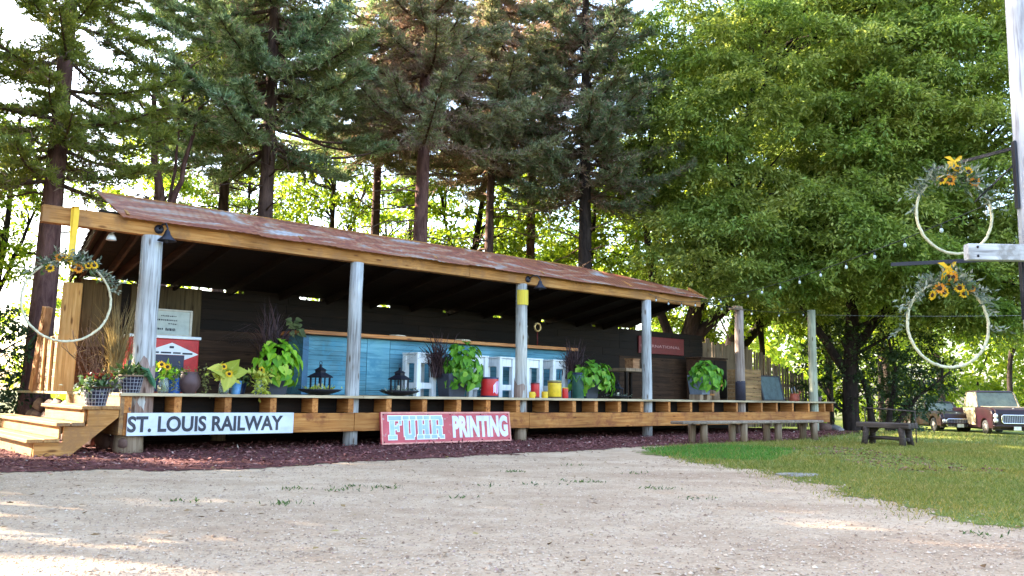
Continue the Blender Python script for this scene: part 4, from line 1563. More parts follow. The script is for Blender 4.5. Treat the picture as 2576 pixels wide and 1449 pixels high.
t = thing("printing_sign", "faded red board lettered FUHR PRINTING leaning on the deck front", "sign", S(5.08, -0.31, 0.03), A)
t.rotation_euler = (math.radians(-8), 0, A)
b = MB()
b.box(-1.39, 1.39, -0.02, 0.02, 0.0, 0.535)
b.build("board", worn("faded_red_sign_face", (0.50, 0.055, 0.072), (0.45, 0.30, 0.28), 0.60), t, 0.006)
b = MB()
for (x0, x1, z0, z1) in ((-1.385, 1.385, 0.004, 0.03), (-1.385, 1.385, 0.505, 0.531), (-1.385, -1.36, 0.031, 0.504), (1.36, 1.385, 0.031, 0.504)):
    b.box(x0, x1, -0.026, -0.0203, z0, z1)
b.build("edge_stripe", PINKR, t)
lettering(t, "PRINTING", 0.06, 0.085, 0.385, 1.26, -0.0205, worn("flaking_white_letter", (0.66, 0.66, 0.70), (0.48, 0.16, 0.18), 0.64), 0.055)
# western slab letters, drawn from their strokes (x,z in a 1 x 1 box)
SLAB = {
    'F': [(0.0, 0.62, 0.0, 0.17), (0.0, 1.0, 0.80, 1.0), (0.12, 0.46, 0.17, 0.80), (0.46, 0.72, 0.42, 0.56), (0.68, 0.80, 0.34, 0.64), (0.82, 1.0, 0.62, 0.80)],
    'U': [(0.0, 0.48, 0.83, 1.0), (0.54, 1.0, 0.83, 1.0), (0.08, 0.40, 0.12, 0.83), (0.62, 0.92, 0.12, 0.83), (0.16, 0.84, 0.0, 0.2)],
    'H': [(0.0, 0.47, 0.83, 1.0), (0.53, 1.0, 0.83, 1.0), (0.0, 0.47, 0.0, 0.17), (0.53, 1.0, 0.0, 0.17), (0.08, 0.39, 0.17, 0.83), (0.61, 0.92, 0.17, 0.83), (0.39, 0.61, 0.4, 0.6)],
    'R': [(0.0, 0.9, 0.83, 1.0), (0.0, 0.48, 0.0, 0.17), (0.08, 0.40, 0.17, 0.83), (0.66, 0.97, 0.56, 0.88), (0.40, 0.85, 0.42, 0.56), (0.58, 0.88, 0.08, 0.44), (0.70, 1.05, 0.0, 0.14)],
}
bo, bi = MB(), MB()
for q, ch in enumerate("FUHR"):
    x0, wl_, z0, hl = -1.25 + q * 0.285, 0.255, 0.085, 0.385
    for i_, (a0, a1, c0, c1) in enumerate(SLAB[ch]):
        e = 0.012
        d = 0.0002 * i_
        bo.box(x0 + a0 * wl_ - e, x0 + a1 * wl_ + e, -0.0225 - d, -0.02, z0 + c0 * hl - e, z0 + c1 * hl + e)
        bi.box(x0 + a0 * wl_ + 0.004, x0 + a1 * wl_ - 0.004, -0.0265 - d, -0.0225, z0 + c0 * hl + 0.004, z0 + c1 * hl - 0.004)
bo.build("letter_outline", SIGNW, t)
bi.build("lettering", worn("flaking_blue_letter", (0.33, 0.47, 0.60), (0.52, 0.50, 0.52), 0.6), t)
b = MB()
for x in (-1.34, -0.45, 0.02, 0.7, 1.33):
    for z in (0.045, 0.49):
        b.blob((x, -0.027, z), 0.011, 6, 4, 0.0)
b.build("screw_heads", TYRE, t)

t = thing("red_wall_sign", "dark red sign with small pale letters on the back wall right of the fourth post", "sign", S(14.6, 2.77, 2.05), A)
b = MB()
b.box(-0.98, 0.96, -0.02, 0.02, 0.0, 0.46)
b.build("board", REDD, t, 0.004)
b = MB()
b.box(-0.97, 0.95, -0.024, -0.0203, 0.30, 0.44)
b.build("upper_band", REDD, t)
lettering(t, "INTERNATIONAL", -0.9, 0.17, 0.075, 1.68, -0.0205, plain("pinkish_letter", (0.42, 0.22, 0.21), 0.5), 0.0)

t = thing("yellow_tin_sign", "yellow tin plate wrapped round the top of the third post", "sign", S(6.9648, 0, 2.6), A)
b = MB()
n = 10
vs_ = []
for k in range(n + 1):
    a_ = -PI * 0.98 + k * PI * 0.86 / n
    vs_ += [(0.128 * math.cos(a_), 0.128 * math.sin(a_), 0.0), (0.128 * math.cos(a_), 0.128 * math.sin(a_), 0.29)]
b.add(vs_, [(2 * k, 2 * k + 2, 2 * k + 3, 2 * k + 1) for k in range(n)])
o = b.build("plate", wood("worn_yellow_tin", (0.35, 0.30, 0.16), (0.66, 0.50, 0.05), (0.72, 0.58, 0.08), 'z', knots=False), t)
o.modifiers.new('t', 'SOLIDIFY').thickness = 0.004

# ---------------------------------------------------------------- LAMPS
def barn_lamp(u, lab, dx):
    t = thing("barn_lamp", lab, "lamp", S(u, -0.075, 3.11), A, "black barn lamps on the front beam")
    b = MB()
    b.lathe([(0.065, 0), (0.065, 0.012), (0.03, 0.03), (0, 0.03)], 18)
    b.v = [(x, -z, y) for x, y, z in b.v]
    b.build("wall_plate", BLACK, t)
    b = MB()
    b.tube([(0, -0.02, 0), (dx * .3, -0.09, 0.06), (dx * .7, -0.16, 0.06), (dx, -0.18, 0.0), (dx, -0.18, -0.06)], 0.013, 8)
    b.build("arm", BLACK, t)
    b = MB()
    b.lathe([(0.022, -0.03), (0.035, -0.05), (0.045, -0.09), (0.075, -0.13), (0.125, -0.175), (0.13, -0.182), (0.122, -0.18), (0.07, -0.14), (0.03, -0.1)], 22, c=(dx, -0.18, 0), closed=False)
    b.build("shade", BLACK, t)
    b = MB()
    b.lathe([(0.02, -0.09), (0.03, -0.13), (0.024, -0.2), (0.0, -0.215)], 10, c=(dx, -0.18, 0))
    b.build("bulb", plain("dark_bulb", (0.04, 0.04, 0.06), 0.2), t)


barn_lamp(0.06, "black barn lamp above the first thick white post", 0.06)
barn_lamp(7.05, "black barn lamp above the third post with the yellow plate", 0.16)
t = thing("floodlight", "small white round floodlight under the left end of the beam", "floodlight", S(-0.5, 0.14, 3.0), A)
b = MB()
b.lathe([(0.03, 0.0), (0.06, -0.05), (0.07, -0.09), (0.05, -0.095), (0, -0.095)], 14)
b.build("head", WHITE, t)
b = MB()
b.tube([(0, 0, 0.0), (0.05, 0, 0.05), (0.05, 0, 0.2)], 0.012, 6)
b.build("bracket", WHITE, t)

# ---------------------------------------------------------------- FLOWER HOOPS
def hoop(loc, rz, R, ribbon, lab, nf, seed):
    random.seed(seed)
    t = thing("flower_hoop", lab, "flower hoop", loc, rz, "hoops of sunflowers hung on ribbons")
    b = MB()
    b.tube([(R * math.sin(a_) * random.uniform(0.993, 1.007), random.gauss(0, .003), R * math.cos(a_) * random.uniform(0.993, 1.007)) for a_ in np.linspace(0, 2 * PI, 97)], 0.0155, 8, caps=False, jit=0.15)
    b.build("ring", STRAWHOOP, t)
    b = MB()
    zt = R + ribbon
    for sg in (-1, 1):
        b.add([(sg * 0.012 - 0.032, -0.03 + .02 * sg, R - 0.03), (sg * 0.012 + 0.032, -0.03 + .02 * sg, R - 0.03), (sg * 0.012 + 0.036, -0.03 * sg - 0.02, zt), (sg * 0.012 - 0.03, -0.03 * sg - 0.02, zt)], [(0, 1, 2, 3)])
    if ribbon > 0.6:
        b.box(-0.035, 0.045, -0.075 + 0.0, 0.2, zt + 0.005, zt + 0.012)
    else:
        for a0, L in ((2.6, 0.12), (0.5, 0.12), (4.1, 0.17), (5.4, 0.15)):
            p0 = Vector((0, -0.05, zt - 0.02))
            d = Vector((math.cos(a0), 0, math.sin(a0)))
            s_ = Vector((-d.z, 0.4, d.x)) * 0.024
            b.add([p0 - s_ * .4, p0 + s_ * .4, p0 + d * L * .6 + s_ * 1.3 + Vector((0, -.04, 0)), p0 + d * L + s_ * .6, p0 + d * L * .6 - s_], [(0, 1, 2, 3, 4)])
    b.build("ribbon", YELR, t)
    # sprays of sage and grass along the upper arc
    P, D = [], []
    for q in range(72):
        a_ = random.gauss(0, 0.55)
        base = Vector((R * math.sin(a_), 0, R * math.cos(a_)))
        d = Vector((math.sin(a_) * 0.5 + random.gauss(a_ * 0.9, .5), random.gauss(-.3, .4), math.cos(a_) * 0.3 + random.gauss(0.1 - abs(a_) * 0.5, .45))).normalized()
        L = random.uniform(0.09, 0.28)
        for k in range(9):
            P.append(base + d * L * k / 9 + Vector((0, 0, -0.25 * (L * k / 9) ** 2 * 4)))
            D.append(d * 0.8 + Vector((random.gauss(0, .6), random.gauss(0, .6), random.gauss(0, .6))))
    P, D = np.array(P), np.array(D)
    vq, fq = leaves(P, D, RNG.uniform(0.04, 0.09, len(P)), np.full(len(P), 0.024))
    npmesh("sage_sprays", vq, fq, L_SAGE, t)
    Pn = RNG.normal(size=(150, 3)) * [R * 0.42, 0.06, 0.06] + [0, -0.03, R - 0.02]
    Pn[:, 2] -= (Pn[:, 0] / R) ** 2 * R * 0.5
    vq, fq = leaves(Pn, RNG.normal(size=Pn.shape), RNG.uniform(0.06, 0.11, 150), np.full(150, 0.035))
    npmesh("green_leaves", vq, fq, L_HERB, t)
    for q in range(nf):
        a_ = -0.6 + 1.2 * (q + random.uniform(0.2, 0.8)) / nf
        b = MB()
        flower(b, ((R - random.uniform(-0.03, 0.10)) * math.sin(a_), -0.10, R * math.cos(a_) + random.uniform(-0.11, 0.07)), (random.uniform(-.4, .4), -1, random.uniform(-.3, .3)), random.uniform(0.05, 0.068))
        b.build("sunflower", [PETALO if q % 3 == 1 else PETAL, SEED], t)
    return t


hoop(S(-1.05, -0.14, 2.0), A, 0.53, 0.7, "flower hoop hung from the left end of the yellow beam", 7, 3)
hoop(Vector((4.80, 9.0, 2.885)), 0.08, 0.43, 0.17, "upper flower hoop on the white pole bracket", 5, 5)
hoop(Vector((4.57, 8.8, 1.665)), 0.08, 0.445, 0.17, "lower flower hoop on the white pole bracket", 8, 8)

# ---------------------------------------------------------------- WHITE POLE WITH BRACKETS
t = thing("utility_pole", "weathered white pole with black brackets at the right edge of the yard", "pole", (5.345, 8.5, 0), 0)
b = MB()
b.tube([(0, 0, z) for z in np.linspace(-0.1, 7.2, 9)], list(np.linspace(0.15, 0.125, 9)), 20, jit=0.02)
b.build("shaft", wood("weathered_white_pole", (0.24, 0.23, 0.27), (0.46, 0.48, 0.55), (0.58, 0.60, 0.67), 'z', fine=1.0), t)
b = MB()
b.bar((-0.12, 0.02, 3.5), (-0.57, 0.95, 3.5), 0.024, 0.034)
b.box(-0.165, -0.145, -0.03, 0.03, 2.85, 3.56)
b.bar((-0.15, 0.02, 3.32), (-0.34, 0.45, 3.02), 0.014, 0.014)
b.build("upper_bracket", BLACK, t)
b = MB()
b.bar((-0.1, 0.0, 2.335), (-1.23, 0.56, 2.335), 0.028, 0.04)
b.box(-0.165, -0.145, -0.03, 0.03, 1.7, 2.4)
b.build("lower_bracket", BLACK, t)
b = MB()
b.box(-0.83, 0.5, -0.27, -0.17, 2.262, 2.425)
b.build("white_arm", WHITEX, t, 0.006)
b = MB()
for (x, z) in ((-0.74, 2.30), (-0.74, 2.39), (-0.1, 2.30), (-0.1, 2.39)):
    b.blob((x, -0.273, z), 0.014, 6, 4, 0.0)
b.build("bolts", BLACK, t)

# ---------------------------------------------------------------- STRING LIGHTS
t = thing("string_lights", "string of clear globe bulbs running from the shed roof end to the white pole", "string lights", S(12.4, -0.2, 3.1), 0)
base = Vector(t.location)


def cable(p, q, sag, n):
    p, q = Vector(p), Vector(q)
    return [p.lerp(q, k / n) - Vector((0, 0, sag * 4 * (k / n) * (1 - k / n))) for k in range(n + 1)]


c1 = cable(S(12.4, -0.2, 3.12), (5.25, 8.52, 3.05), 0.17, 40)
c2 = cable(S(10.6, -0.12, 3.14), S(12.4, -0.2, 3.12), 0.08, 8)
c3 = cable(S(12.4, -0.2, 3.12), S(17.67, 0, 3.3), 0.12, 12)
b = MB()
for cc in (c1, c2, c3):
    b.tube([p - base for p in cc], 0.0065, 4, caps=False)
b.build("cable", plain("black_cable", (0.02, 0.025, 0.02), 0.6), t)
for p in [c1[k] for k in range(2, 40, 3)] + [c2[k] for k in (1, 3, 5, 7)] + [c3[k] for k in (2, 5, 8, 11)]:
    p = p - base + Vector((random.uniform(-.02, .02), random.uniform(-.02, .02), -0.02))
    b = MB()
    b.mat = 1
    b.lathe([(0.008, 0.0), (0.011, -0.04)], 8, c=p)
    b.mat = 0
    b.lathe([(0.010, -0.04), (0.017, -0.05), (0.022, -0.068), (0.018, -0.085), (0.008, -0.096), (0, -0.098)], 10, c=p)
    b.build("bulb", [BULBM, BLACK], t)

t = thing("guy_wire", "thin wire from the rightmost timber pole across to the white pole", "wire", S(17.67, 0, 3.2), 0)
b = MB()
b.tube([p - Vector(t.location) for p in cable(S(17.67, 0, 3.2), (13.5, 19.0, 2.9), 0.05, 8)], 0.0035, 4, caps=False)
b.build("strand", GALV, t)

# ---------------------------------------------------------------- THINGS ON THE RIGHT HALF OF THE DECK
for (u, v, r, h, lab) in ((14.35, 0.95, 0.20, 0.40, "sawn log stump seat standing just left of the brown grey pole"), (13.75, 0.7, 0.15, 0.16, "short log stump in front of the taller stump")):
    t = thing("log_stump", lab, "stump", S(u, v, DZ), A, "log stumps on the right part of the deck")
    b = MB()
    b.tube([(0, 0, 0), (0, 0, h * .5), (0, 0, h - 0.05)], [r * 1.05, r, r * 1.02], 14, jit=0.04)
    b.build("log", LOGW, t)
    b = MB()
    b.box(-r * 1.15, r * 1.15, -r, r, h - 0.048, h)
    b.build("seat_board", RIM, t, 0.005)
t = thing("plank_crate", "upright crate of orange brown boards right of the brown grey pole", "crate", S(16.35, 1.3, DZ), A)
b = MB()
for q in range(8):
    b.box(-0.42 + random.uniform(-.01, .01), 0.42, -0.25, -0.23, 0.01 + q * 0.105, 0.105 + q * 0.105)
    b.box(-0.44, -0.42, -0.228, 0.25, 0.01 + q * 0.105, 0.105 + q * 0.105)
b.box(-0.42, 0.42, -0.228, 0.25, 0.78, 0.80)
b.build("boards", wood("crate_board", (0.13, 0.07, 0.03), (0.26, 0.15, 0.065), (0.36, 0.22, 0.10), 'x'), t)
t = thing("dark_cabinet", "dark brown cabinet against the back wall behind the brown grey pole", "cabinet", S(16.0, 2.3, DZ), A)
b = MB()
b.box(-0.6, 0.6, -0.25, 0.25, 0.0, 1.14)
b.build("carcass", BROWNW, t, 0.01)
b = MB()
b.box(-0.63, 0.63, -0.28, 0.28, 1.142, 1.18)
b.build("top", BROWNW, t, 0.005)
b = MB()
b.box(-0.58, -0.01, -0.27, -0.252, 0.05, 1.1)
b.box(0.01, 0.58, -0.27, -0.252, 0.05, 1.1)
b.build("door", DARKW, t, 0.004)
t = thing("chalkboard", "dark green chalkboard leaning back beside the plank crate", "chalkboard", S(17.3, 1.0, DZ), A)
b = MB()
tilt = Matrix.Rotation(math.radians(-14), 3, 'X')
b.box(-0.46, 0.5, -0.012, 0.012, 0.03, 0.68, tilt, (0, 0, 0))
b.build("slate", CHALK, t)
b = MB()
for (x0, x1, z0, z1) in ((-0.52, 0.56, 0.0, 0.03), (-0.52, 0.56, 0.68, 0.72), (-0.52, -0.462, 0.03, 0.68), (0.502, 0.56, 0.03, 0.68)):
    b.box(x0, x1, -0.022, 0.022, z0, z1, tilt, (0, 0, 0))
b.build("frame", plain("dark_frame", (0.03, 0.03, 0.035), 0.6), t)
b = MB()
b.bar((-0.4, 0.5, 0.0), (-0.4, 0.14, 0.6), 0.03, 0.03)
b.bar((0.45, 0.5, 0.0), (0.45, 0.14, 0.6), 0.03, 0.03)
b.build("prop", DARKBENCH, t)
t = thing("red_watering_can", "rusty red watering can near the rightmost pole", "watering can", S(17.62, 0.55, DZ), A)
b = MB()
b.lathe([(0.13, 0), (0.14, 0.02), (0.12, 0.2), (0.10, 0.21), (0, 0.215)], 16)
b.build("body", plain("rusty_red", (0.34, 0.07, 0.035), 0.5, var=0.4), t)
b = MB()
b.tube([(0.1, 0, 0.08), (0.26, 0, 0.2), (0.3, 0, 0.26)], [0.03, 0.018, 0.03], 8)
b.build("spout", plain("rusty_red", (0.34, 0.07, 0.035), 0.5), t)
b = MB()
b.tube([(-0.09, 0, 0.18), (-0.15, 0, 0.34), (0.0, 0, 0.4), (0.08, 0, 0.2)], 0.012, 6)
b.build("handle", GALV, t)
t = thing("potted_fern", "spiky light green plant in a small pot at the foot of the rightmost pole", "potted plant", S(18.0, 0.05, DZ), A)
b = MB()
b.lathe([(0.07, 0), (0.10, 0.13), (0.085, 0.13), (0, 0.1)], 14, closed=False)
b.build("pot", TERRA, t)
arch_grass(60, 0.36, 0.26, 0.022, 1.2, (0, 0, 0.1), 0.03).build("fronds", L_HERB, t)
t = thing("small_table", "small pale topped side table inside the shed left of the fourth post", "table", S(12.0, 1.7, DZ), A)
b = MB()
b.box(-0.42, 0.42, -0.3, 0.3, 0.66, 0.74)
b.build("table_top", LOGW, t, 0.006)
for (x, y) in ((-.37, -.25), (.37, -.25), (-.37, .25), (.37, .25)):
    b = MB()
    b.box(x - .03, x + .03, y - .03, y + .03, 0, 0.658)
    b.build("leg", DARKW, t)
t = thing("wooden_box", "small brown wooden box standing on the side table", "box", S(12.2, 1.75, DZ + 0.741), A + 0.2)
b = MB()
b.box(-0.16, 0.16, -0.12, 0.12, 0, 0.22)
b.build("carcass", REDW, t, 0.006)
b = MB()
b.box(-0.17, 0.17, -0.13, 0.13, 0.222, 0.25)
b.build("lid", REDW, t, 0.004)

# plank fence behind the right end of the deck
t = thing("plank_fence", "uneven grey brown plank fence behind the right end of the deck", "fence", S(19.0, 2.95, 0), A)
b = MB()
x = -2.6
while x < 2.7:
    wd = random.uniform(0.09, 0.15)
    uu = x + 19.0
    top = np.interp(uu, [16.4, 18.4, 19.6, 20.2, 21.7], [2.55, 2.52, 2.28, 1.95, 1.5]) + random.uniform(-0.09, 0.1)
    dy = max(0, x - 0.2) * -0.25
    b.box(x, x + wd - 0.008, dy - 0.012 + random.uniform(-.006, .006), dy + 0.012, 0.0, top, Matrix.Rotation(random.uniform(-.012, .012), 3, 'Y'), (x, 0, 0))
    x += wd
b.build("planks", FENCEW, t)
for z in (0.5, 1.3):
    b = MB()
    b.bar((-2.6, 0.035, z), (0.2, 0.035, z), 0.04, 0.09)
    b.bar((0.2, 0.035, z), (2.7, -0.59, z), 0.04, 0.09)
    b.build("rail", FENCEW, t)

# ---------------------------------------------------------------- BENCHES, STONES
t = thing("plank_bench", "long low grey plank bench on log legs before the deck", "bench", tuple(S(11.4, -2.2, 0)), 0)
pa, pb_ = Vector((3.06, 15.82, 0)), Vector((8.05, 19.8, 0))
ctr = Vector(t.location)
b = MB()
q0, q1 = S(8.9, -2.2, 0.405) - ctr, S(13.3, -2.55, 0.405) - ctr
b.bar(q0, q1, 0.33, 0.055)
b.build("seat", BENCHW, t, 0.012)
for (x, vq) in ((9.61, -2.41), (10.74, -2.54), (11.85, -2.61), (13.02, -2.75)):
    for dv in (0.0, 0.3):
        b = MB()
        p = S(x - 0.05 * (dv > 0), vq + 0.12 + dv * 0.8, 0) - ctr
        b.tube([p + Vector((0, 0, -0.03)), p + Vector((0, 0, 0.2)), p + Vector((0, 0, 0.378))], [0.08, 0.072, 0.075], 10, jit=0.05)
        b.build("leg", LOGW, t)
gt = thing("rustic_bench", "low dark rustic bench standing on the lawn right of the deck", "bench", (7.28, 16.5, 0), 2.25)
b = MB()
for q in range(3):
    b.bar((-0.52, -0.13 + 0.13 * q, 0.40 + random.uniform(-.01, .01)), (0.52 + random.uniform(-.03, .03), -0.13 + 0.13 * q, 0.40), 0.125, 0.10)
b.build("seat", DARKBENCH, gt, 0.012)
for sx in (-0.36, 0.36):
    for sy in (-0.13, 0.13):
        b = MB()
        b.tube([(sx * 1.08, sy * 1.25, -0.01), (sx, sy, 0.2), (sx * 0.96, sy, 0.364)], [0.065, 0.06, 0.07], 8, jit=0.08)
        b.build("leg", DARKBENCH, gt)
b = MB()
b.tube([(-0.43, 0, 0.14), (0, 0.02, 0.16), (0.43, 0, 0.14)], 0.035, 8, jit=0.05)
b.tube([(-0.42, -0.12, 0.16), (-0.2, -0.1, 0.36)], 0.025, 7)
b.tube([(0.42, -0.12, 0.16), (0.2, -0.1, 0.36)], 0.025, 7)
b.build("brace", DARKBENCH, gt)
t = thing("pole_rail", "thin weathered hitching rail behind the rustic bench", "rail", (7.8, 17.5, 0), 0)
b = MB()
b.tube([(-0.42, 0.35, 0.72), (0, 0, 0.69), (0.4, -0.3, 0.66)], [0.012, 0.016, 0.012], 8)
b.build("bar", DARKBENCH, t)
for (x, y, z) in ((-0.38, 0.33, 0.7), (0.38, -0.28, 0.66)):
    b = MB()
    b.tube([(x, y, -0.05), (x + .01, y, 0.35), (x, y, z)], [0.014, 0.013, 0.012], 8)
    b.build("upright", DARKBENCH, t)
for (u, v, r, lab) in ((18.6, 0.25, 0.2, "large dark fieldstone at the right end of the deck"), (19.05, 0.15, 0.15, "smaller pale fieldstone right of the large dark one"),
                       (18.8, -0.1, 0.11, "smallest fieldstone in front of the large dark one"), (18.85, 0.35, 0.13, "brown fieldstone behind the large dark one")):
    t = thing("fieldstone", lab, "stone", S(u, v, 0), random.uniform(0, 6), "fieldstones piled at the right end of the deck")
    b = MB()
    b.blob((0, 0, r * 0.5), r, 9, 6, 0.12, (1.2, 0.9, 0.65))
    b.build("rock", STONE if r in (0.15, 0.11) else STONEB, t)
t = thing("flat_stone", "flat grey paving stone at the edge of the gravel and lawn", "stone", (3.25, 9.75, 0.0), 0.4)
b = MB()
b.lathe([(0.27, 0.0), (0.275, 0.02), (0.24, 0.028), (0, 0.03)], 11, smooth=False)
b.v = [(x * random.uniform(0.85, 1.2), y * random.uniform(0.6, 0.85), z) for x, y, z in b.v]
b.build("slab", GREYST, t)

# ---------------------------------------------------------------- VEHICLES
def wheel(parent, x, y, r, w_=0.2):
    b = MB()
    b.lathe([(r * 0.62, -w_ / 2), (r * 0.95, -w_ / 2), (r, -w_ * 0.3), (r, w_ * 0.3), (r * 0.95, w_ / 2), (r * 0.62, w_ / 2)], 22)
    b.v = [(x + px_, y + pz_, r + py_) for px_, py_, pz_ in b.v]
    wh = b.build("wheel", TYRE, parent)
    b = MB()
    sg = 1 if y > 0 else -1
    b.lathe([(r * 0.6, w_ / 2 - 0.02), (r * 0.5, w_ / 2 + 0.005), (r * 0.2, w_ / 2 + 0.02), (0, w_ / 2 + 0.03)], 18)
    b.v = [(x + px_, y + sg * pz_, r + py_) for px_, py_, pz_ in b.v]
    b.build("hub_cap", plain("dull_hub", (0.2, 0.18, 0.18), 0.4, 0.5), wh)


def side_profile(pts, wheels, r, zb):
    """closed outline (x,z) with wheel arch cut-outs along the bottom edge; pts run along the top from rear to front"""
    out = list(pts)
    for cx in sorted(wheels, reverse=True):
        out.append((cx + r, zb))
        for k in range(1, 8):
            a_ = PI * k / 8
            out.append((cx + r * math.cos(a_), r * 0.9 + (r) * math.sin(a_) * 0.95 - 0.02 if math.sin(a_) > 0.3 else zb + r * math.sin(a_)))
        out.append((cx - r, zb))
    return out


def vehicle(name, lab, cat, loc, rz, L, W_, hood_z, roof_z, cab0, cab1, truck=True):
    t = thing(name, lab, cat, loc, rz, None)
    hx = L / 2
    zb = 0.30
    pts = [(-hx, zb), (-hx, hood_z * 0.90), (-hx + 0.1, hood_z - 0.06), (cab0 - 0.1, hood_z - 0.03), (cab1, hood_z), (hx - 0.5, hood_z - 0.04), (hx - 0.1, hood_z - 0.13), (hx, hood_z - 0.3), (hx, zb)]
    wx = [hx - 0.85, -hx + 0.95]
    prof = side_profile(pts, wx, 0.42, zb)
    b = MB()
    b.prism(prof, -W_ / 2, -W_ / 2 + 0.16)
    b.prism(prof, W_ / 2 - 0.16, W_ / 2)
    b.build("fender", MAROON, t, 0.03)
    b = MB()
    b.prism([(-hx + 0.02, zb + 0.02), (-hx + 0.02, hood_z - 0.1), (cab0, hood_z - 0.02), (cab1 + 0.05, hood_z + 0.035), (hx - 0.45, hood_z + 0.01), (hx - 0.08, hood_z - 0.09), (hx - 0.015, hood_z - 0.28), (hx - 0.015, zb + 0.02)], -W_ / 2 + 0.165, W_ / 2 - 0.165)
    b.build("body", MAROON, t, 0.03)
    b = MB()
    b.prism([(cab1 + 0.02, hood_z + 0.037), (hx - 0.47, hood_z + 0.012), (hx - 0.47, hood_z + 0.03), (cab1 + 0.02, hood_z + 0.055)], -W_ / 2 + 0.2, W_ / 2 - 0.2)
    b.build("bonnet", SUNLIT_CREAM if truck else MAROON, t, 0.01)
    # cab: pillars, roof, windows
    wt = W_ / 2 - 0.06
    rtz = roof_z
    fx0, fx1 = cab1, cab1 - 0.38           # windscreen foot / head
    bx0, bx1 = cab0, cab0 + (0.08 if truck else 0.5)
    hz = hood_z + 0.01
    b = MB()
    for sg in (-1, 1):
        for (p, q_) in (((fx0, hz), (fx1, rtz - 0.05)), ((bx0, hz), (bx1, rtz - 0.05)), (((fx0 + bx0) / 2 - .1, hz), ((fx1 + bx1) / 2 - 0.05, rtz - 0.05))):
            b.bar((p[0], sg * (wt - 0.03), p[1]), (q_[0], sg * (wt - 0.12), q_[1]), 0.07, 0.07)
    b.build("pillar", SUNLIT_CREAM if truck else MAROON, t, 0.01)
    b = MB()
    b.add([(fx1 + 0.06, -wt + 0.07, rtz - 0.05), (fx1 + 0.06, wt - 0.07, rtz - 0.05), (bx1 - 0.06, wt - 0.07, rtz - 0.05), (bx1 - 0.06, -wt + 0.07, rtz - 0.05),
           (fx1 - 0.08, -wt + 0.22, rtz + 0.03), (fx1 - 0.08, wt - 0.22, rtz + 0.03), (bx1 + 0.08, wt - 0.22, rtz + 0.03), (bx1 + 0.08, -wt + 0.22, rtz + 0.03)],
          [(0, 3, 2, 1), (4, 5, 6, 7), (0, 1, 5, 4), (1, 2, 6, 5), (2, 3, 7, 6), (3, 0, 4, 7)])
    b.build("roof", MAROON, t, 0.03)
    b = MB()
    b.add([(fx0, -wt + 0.06, hz), (fx0, wt - 0.06, hz), (fx1, wt - 0.14, rtz - 0.05), (fx1, -wt + 0.14, rtz - 0.05)], [(0, 1, 2, 3)])
    b.build("windscreen", CARGLASS, t)
    for sg in (-1, 1):
        b = MB()
        b.add([(fx0 - 0.03, sg * (wt - 0.03), hz), (bx0 + 0.03, sg * (wt - 0.03), hz), (bx1, sg * (wt - 0.12), rtz - 0.05), (fx1 - 0.03, sg * (wt - 0.12), rtz - 0.05)], [(0, 1, 2, 3)])
        b.build("side_window", CARGLASS, t)
        b = MB()
        b.box(cab0 + 0.05, cab1 - 0.08, sg * W_ / 2 - 0.012, sg * W_ / 2 + 0.012, 0.42, hood_z - 0.03)
        d = b.build("door", SUNLIT_CREAM if truck else MAROON, t, 0.01)
        b = MB()
        b.box(cab0 + 0.15, cab0 + 0.3, sg * (W_ / 2 + 0.03) - 0.012, sg * (W_ / 2 + 0.03) + 0.012, hood_z - 0.2, hood_z - 0.17)
        b.build("handle", CHROME, d)
    b = MB()
    b.add([(bx0 - .001, -wt + 0.06, hz), (bx0 - .001, wt - 0.06, hz), (bx1, wt - 0.14, rtz - 0.05), (bx1, -wt + 0.14, rtz - 0.05)], [(0, 1, 2, 3)])
    b.build("rear_window", CARGLASS, t)
    # front: grille, lights, bumper, plate
    gz0, gz1, gw = hood_z - 0.72, hood_z - 0.34, 0.62
    b = MB()
    ring = [(gw - 0.07, gz1), (gw, gz1 - 0.07), (gw, gz0 + 0.07), (gw - 0.07, gz0), (-gw + 0.07, gz0), (-gw, gz0 + 0.07), (-gw, gz1 - 0.07), (-gw + 0.07, gz1), (gw - 0.07, gz1)]
    b.tube([(hx + 0.02, y, z) for y, z in ring], 0.03, 8, caps=False)
    gr = b.build("grille", CHROME, t)
    b = MB()
    for y in np.linspace(-gw + 0.08, gw - 0.08, 15):
        b.box(hx + 0.0, hx + 0.02, y - 0.012, y + 0.012, gz0 + 0.03, gz1 - 0.03)
    b.build("bars", plain("blue_grey_chrome", (0.34, 0.38, 0.52), 0.3, 0.6), gr)
    b = MB()
    b.box(hx - 0.012, hx - 0.002, -gw + 0.04, gw - 0.04, gz0 + 0.03, gz1 - 0.03)
    b.build("backing", plain("grille_shadow", (0.03, 0.03, 0.06), 0.6), gr)
    for sg in (-1, 1):
        for z in ((gz1 - 0.04, gz1 - 0.25) if truck else (gz1 - 0.1,)):
            b = MB()
            b.lathe([(0.10, 0.0), (0.105, 0.03), (0.09, 0.04), (0.085, 0.05), (0.04, 0.07), (0, 0.075)], 16)
            b.v = [(hx - 0.01 + zz, sg * (W_ / 2 - 0.17) + xx, z + yy) for xx, yy, zz in b.v]
            b.build("headlight", plain("headlight_glass", (0.62, 0.62, 0.68), 0.12, 0.3), t)
    b = MB()
    b.box(hx + 0.03, hx + 0.12, -W_ / 2 + 0.02, W_ / 2 - 0.02, 0.38, 0.46)
    b.build("bumper", MAROON, t, 0.02)
    b = MB()
    b.box(hx + 0.125, hx + 0.135, -0.16, 0.16, 0.24, 0.41)
    pl = b.build("number_plate", plain("plate_white", (0.62, 0.66, 0.68), 0.5), t)
    b = MB()
    b.lathe([(0.03, 0), (0.02, 0.04), (0, 0.06)], 8, c=(hx - 0.2, 0, hood_z - 0.06))
    b.build("bonnet_ornament", CHROME, t)
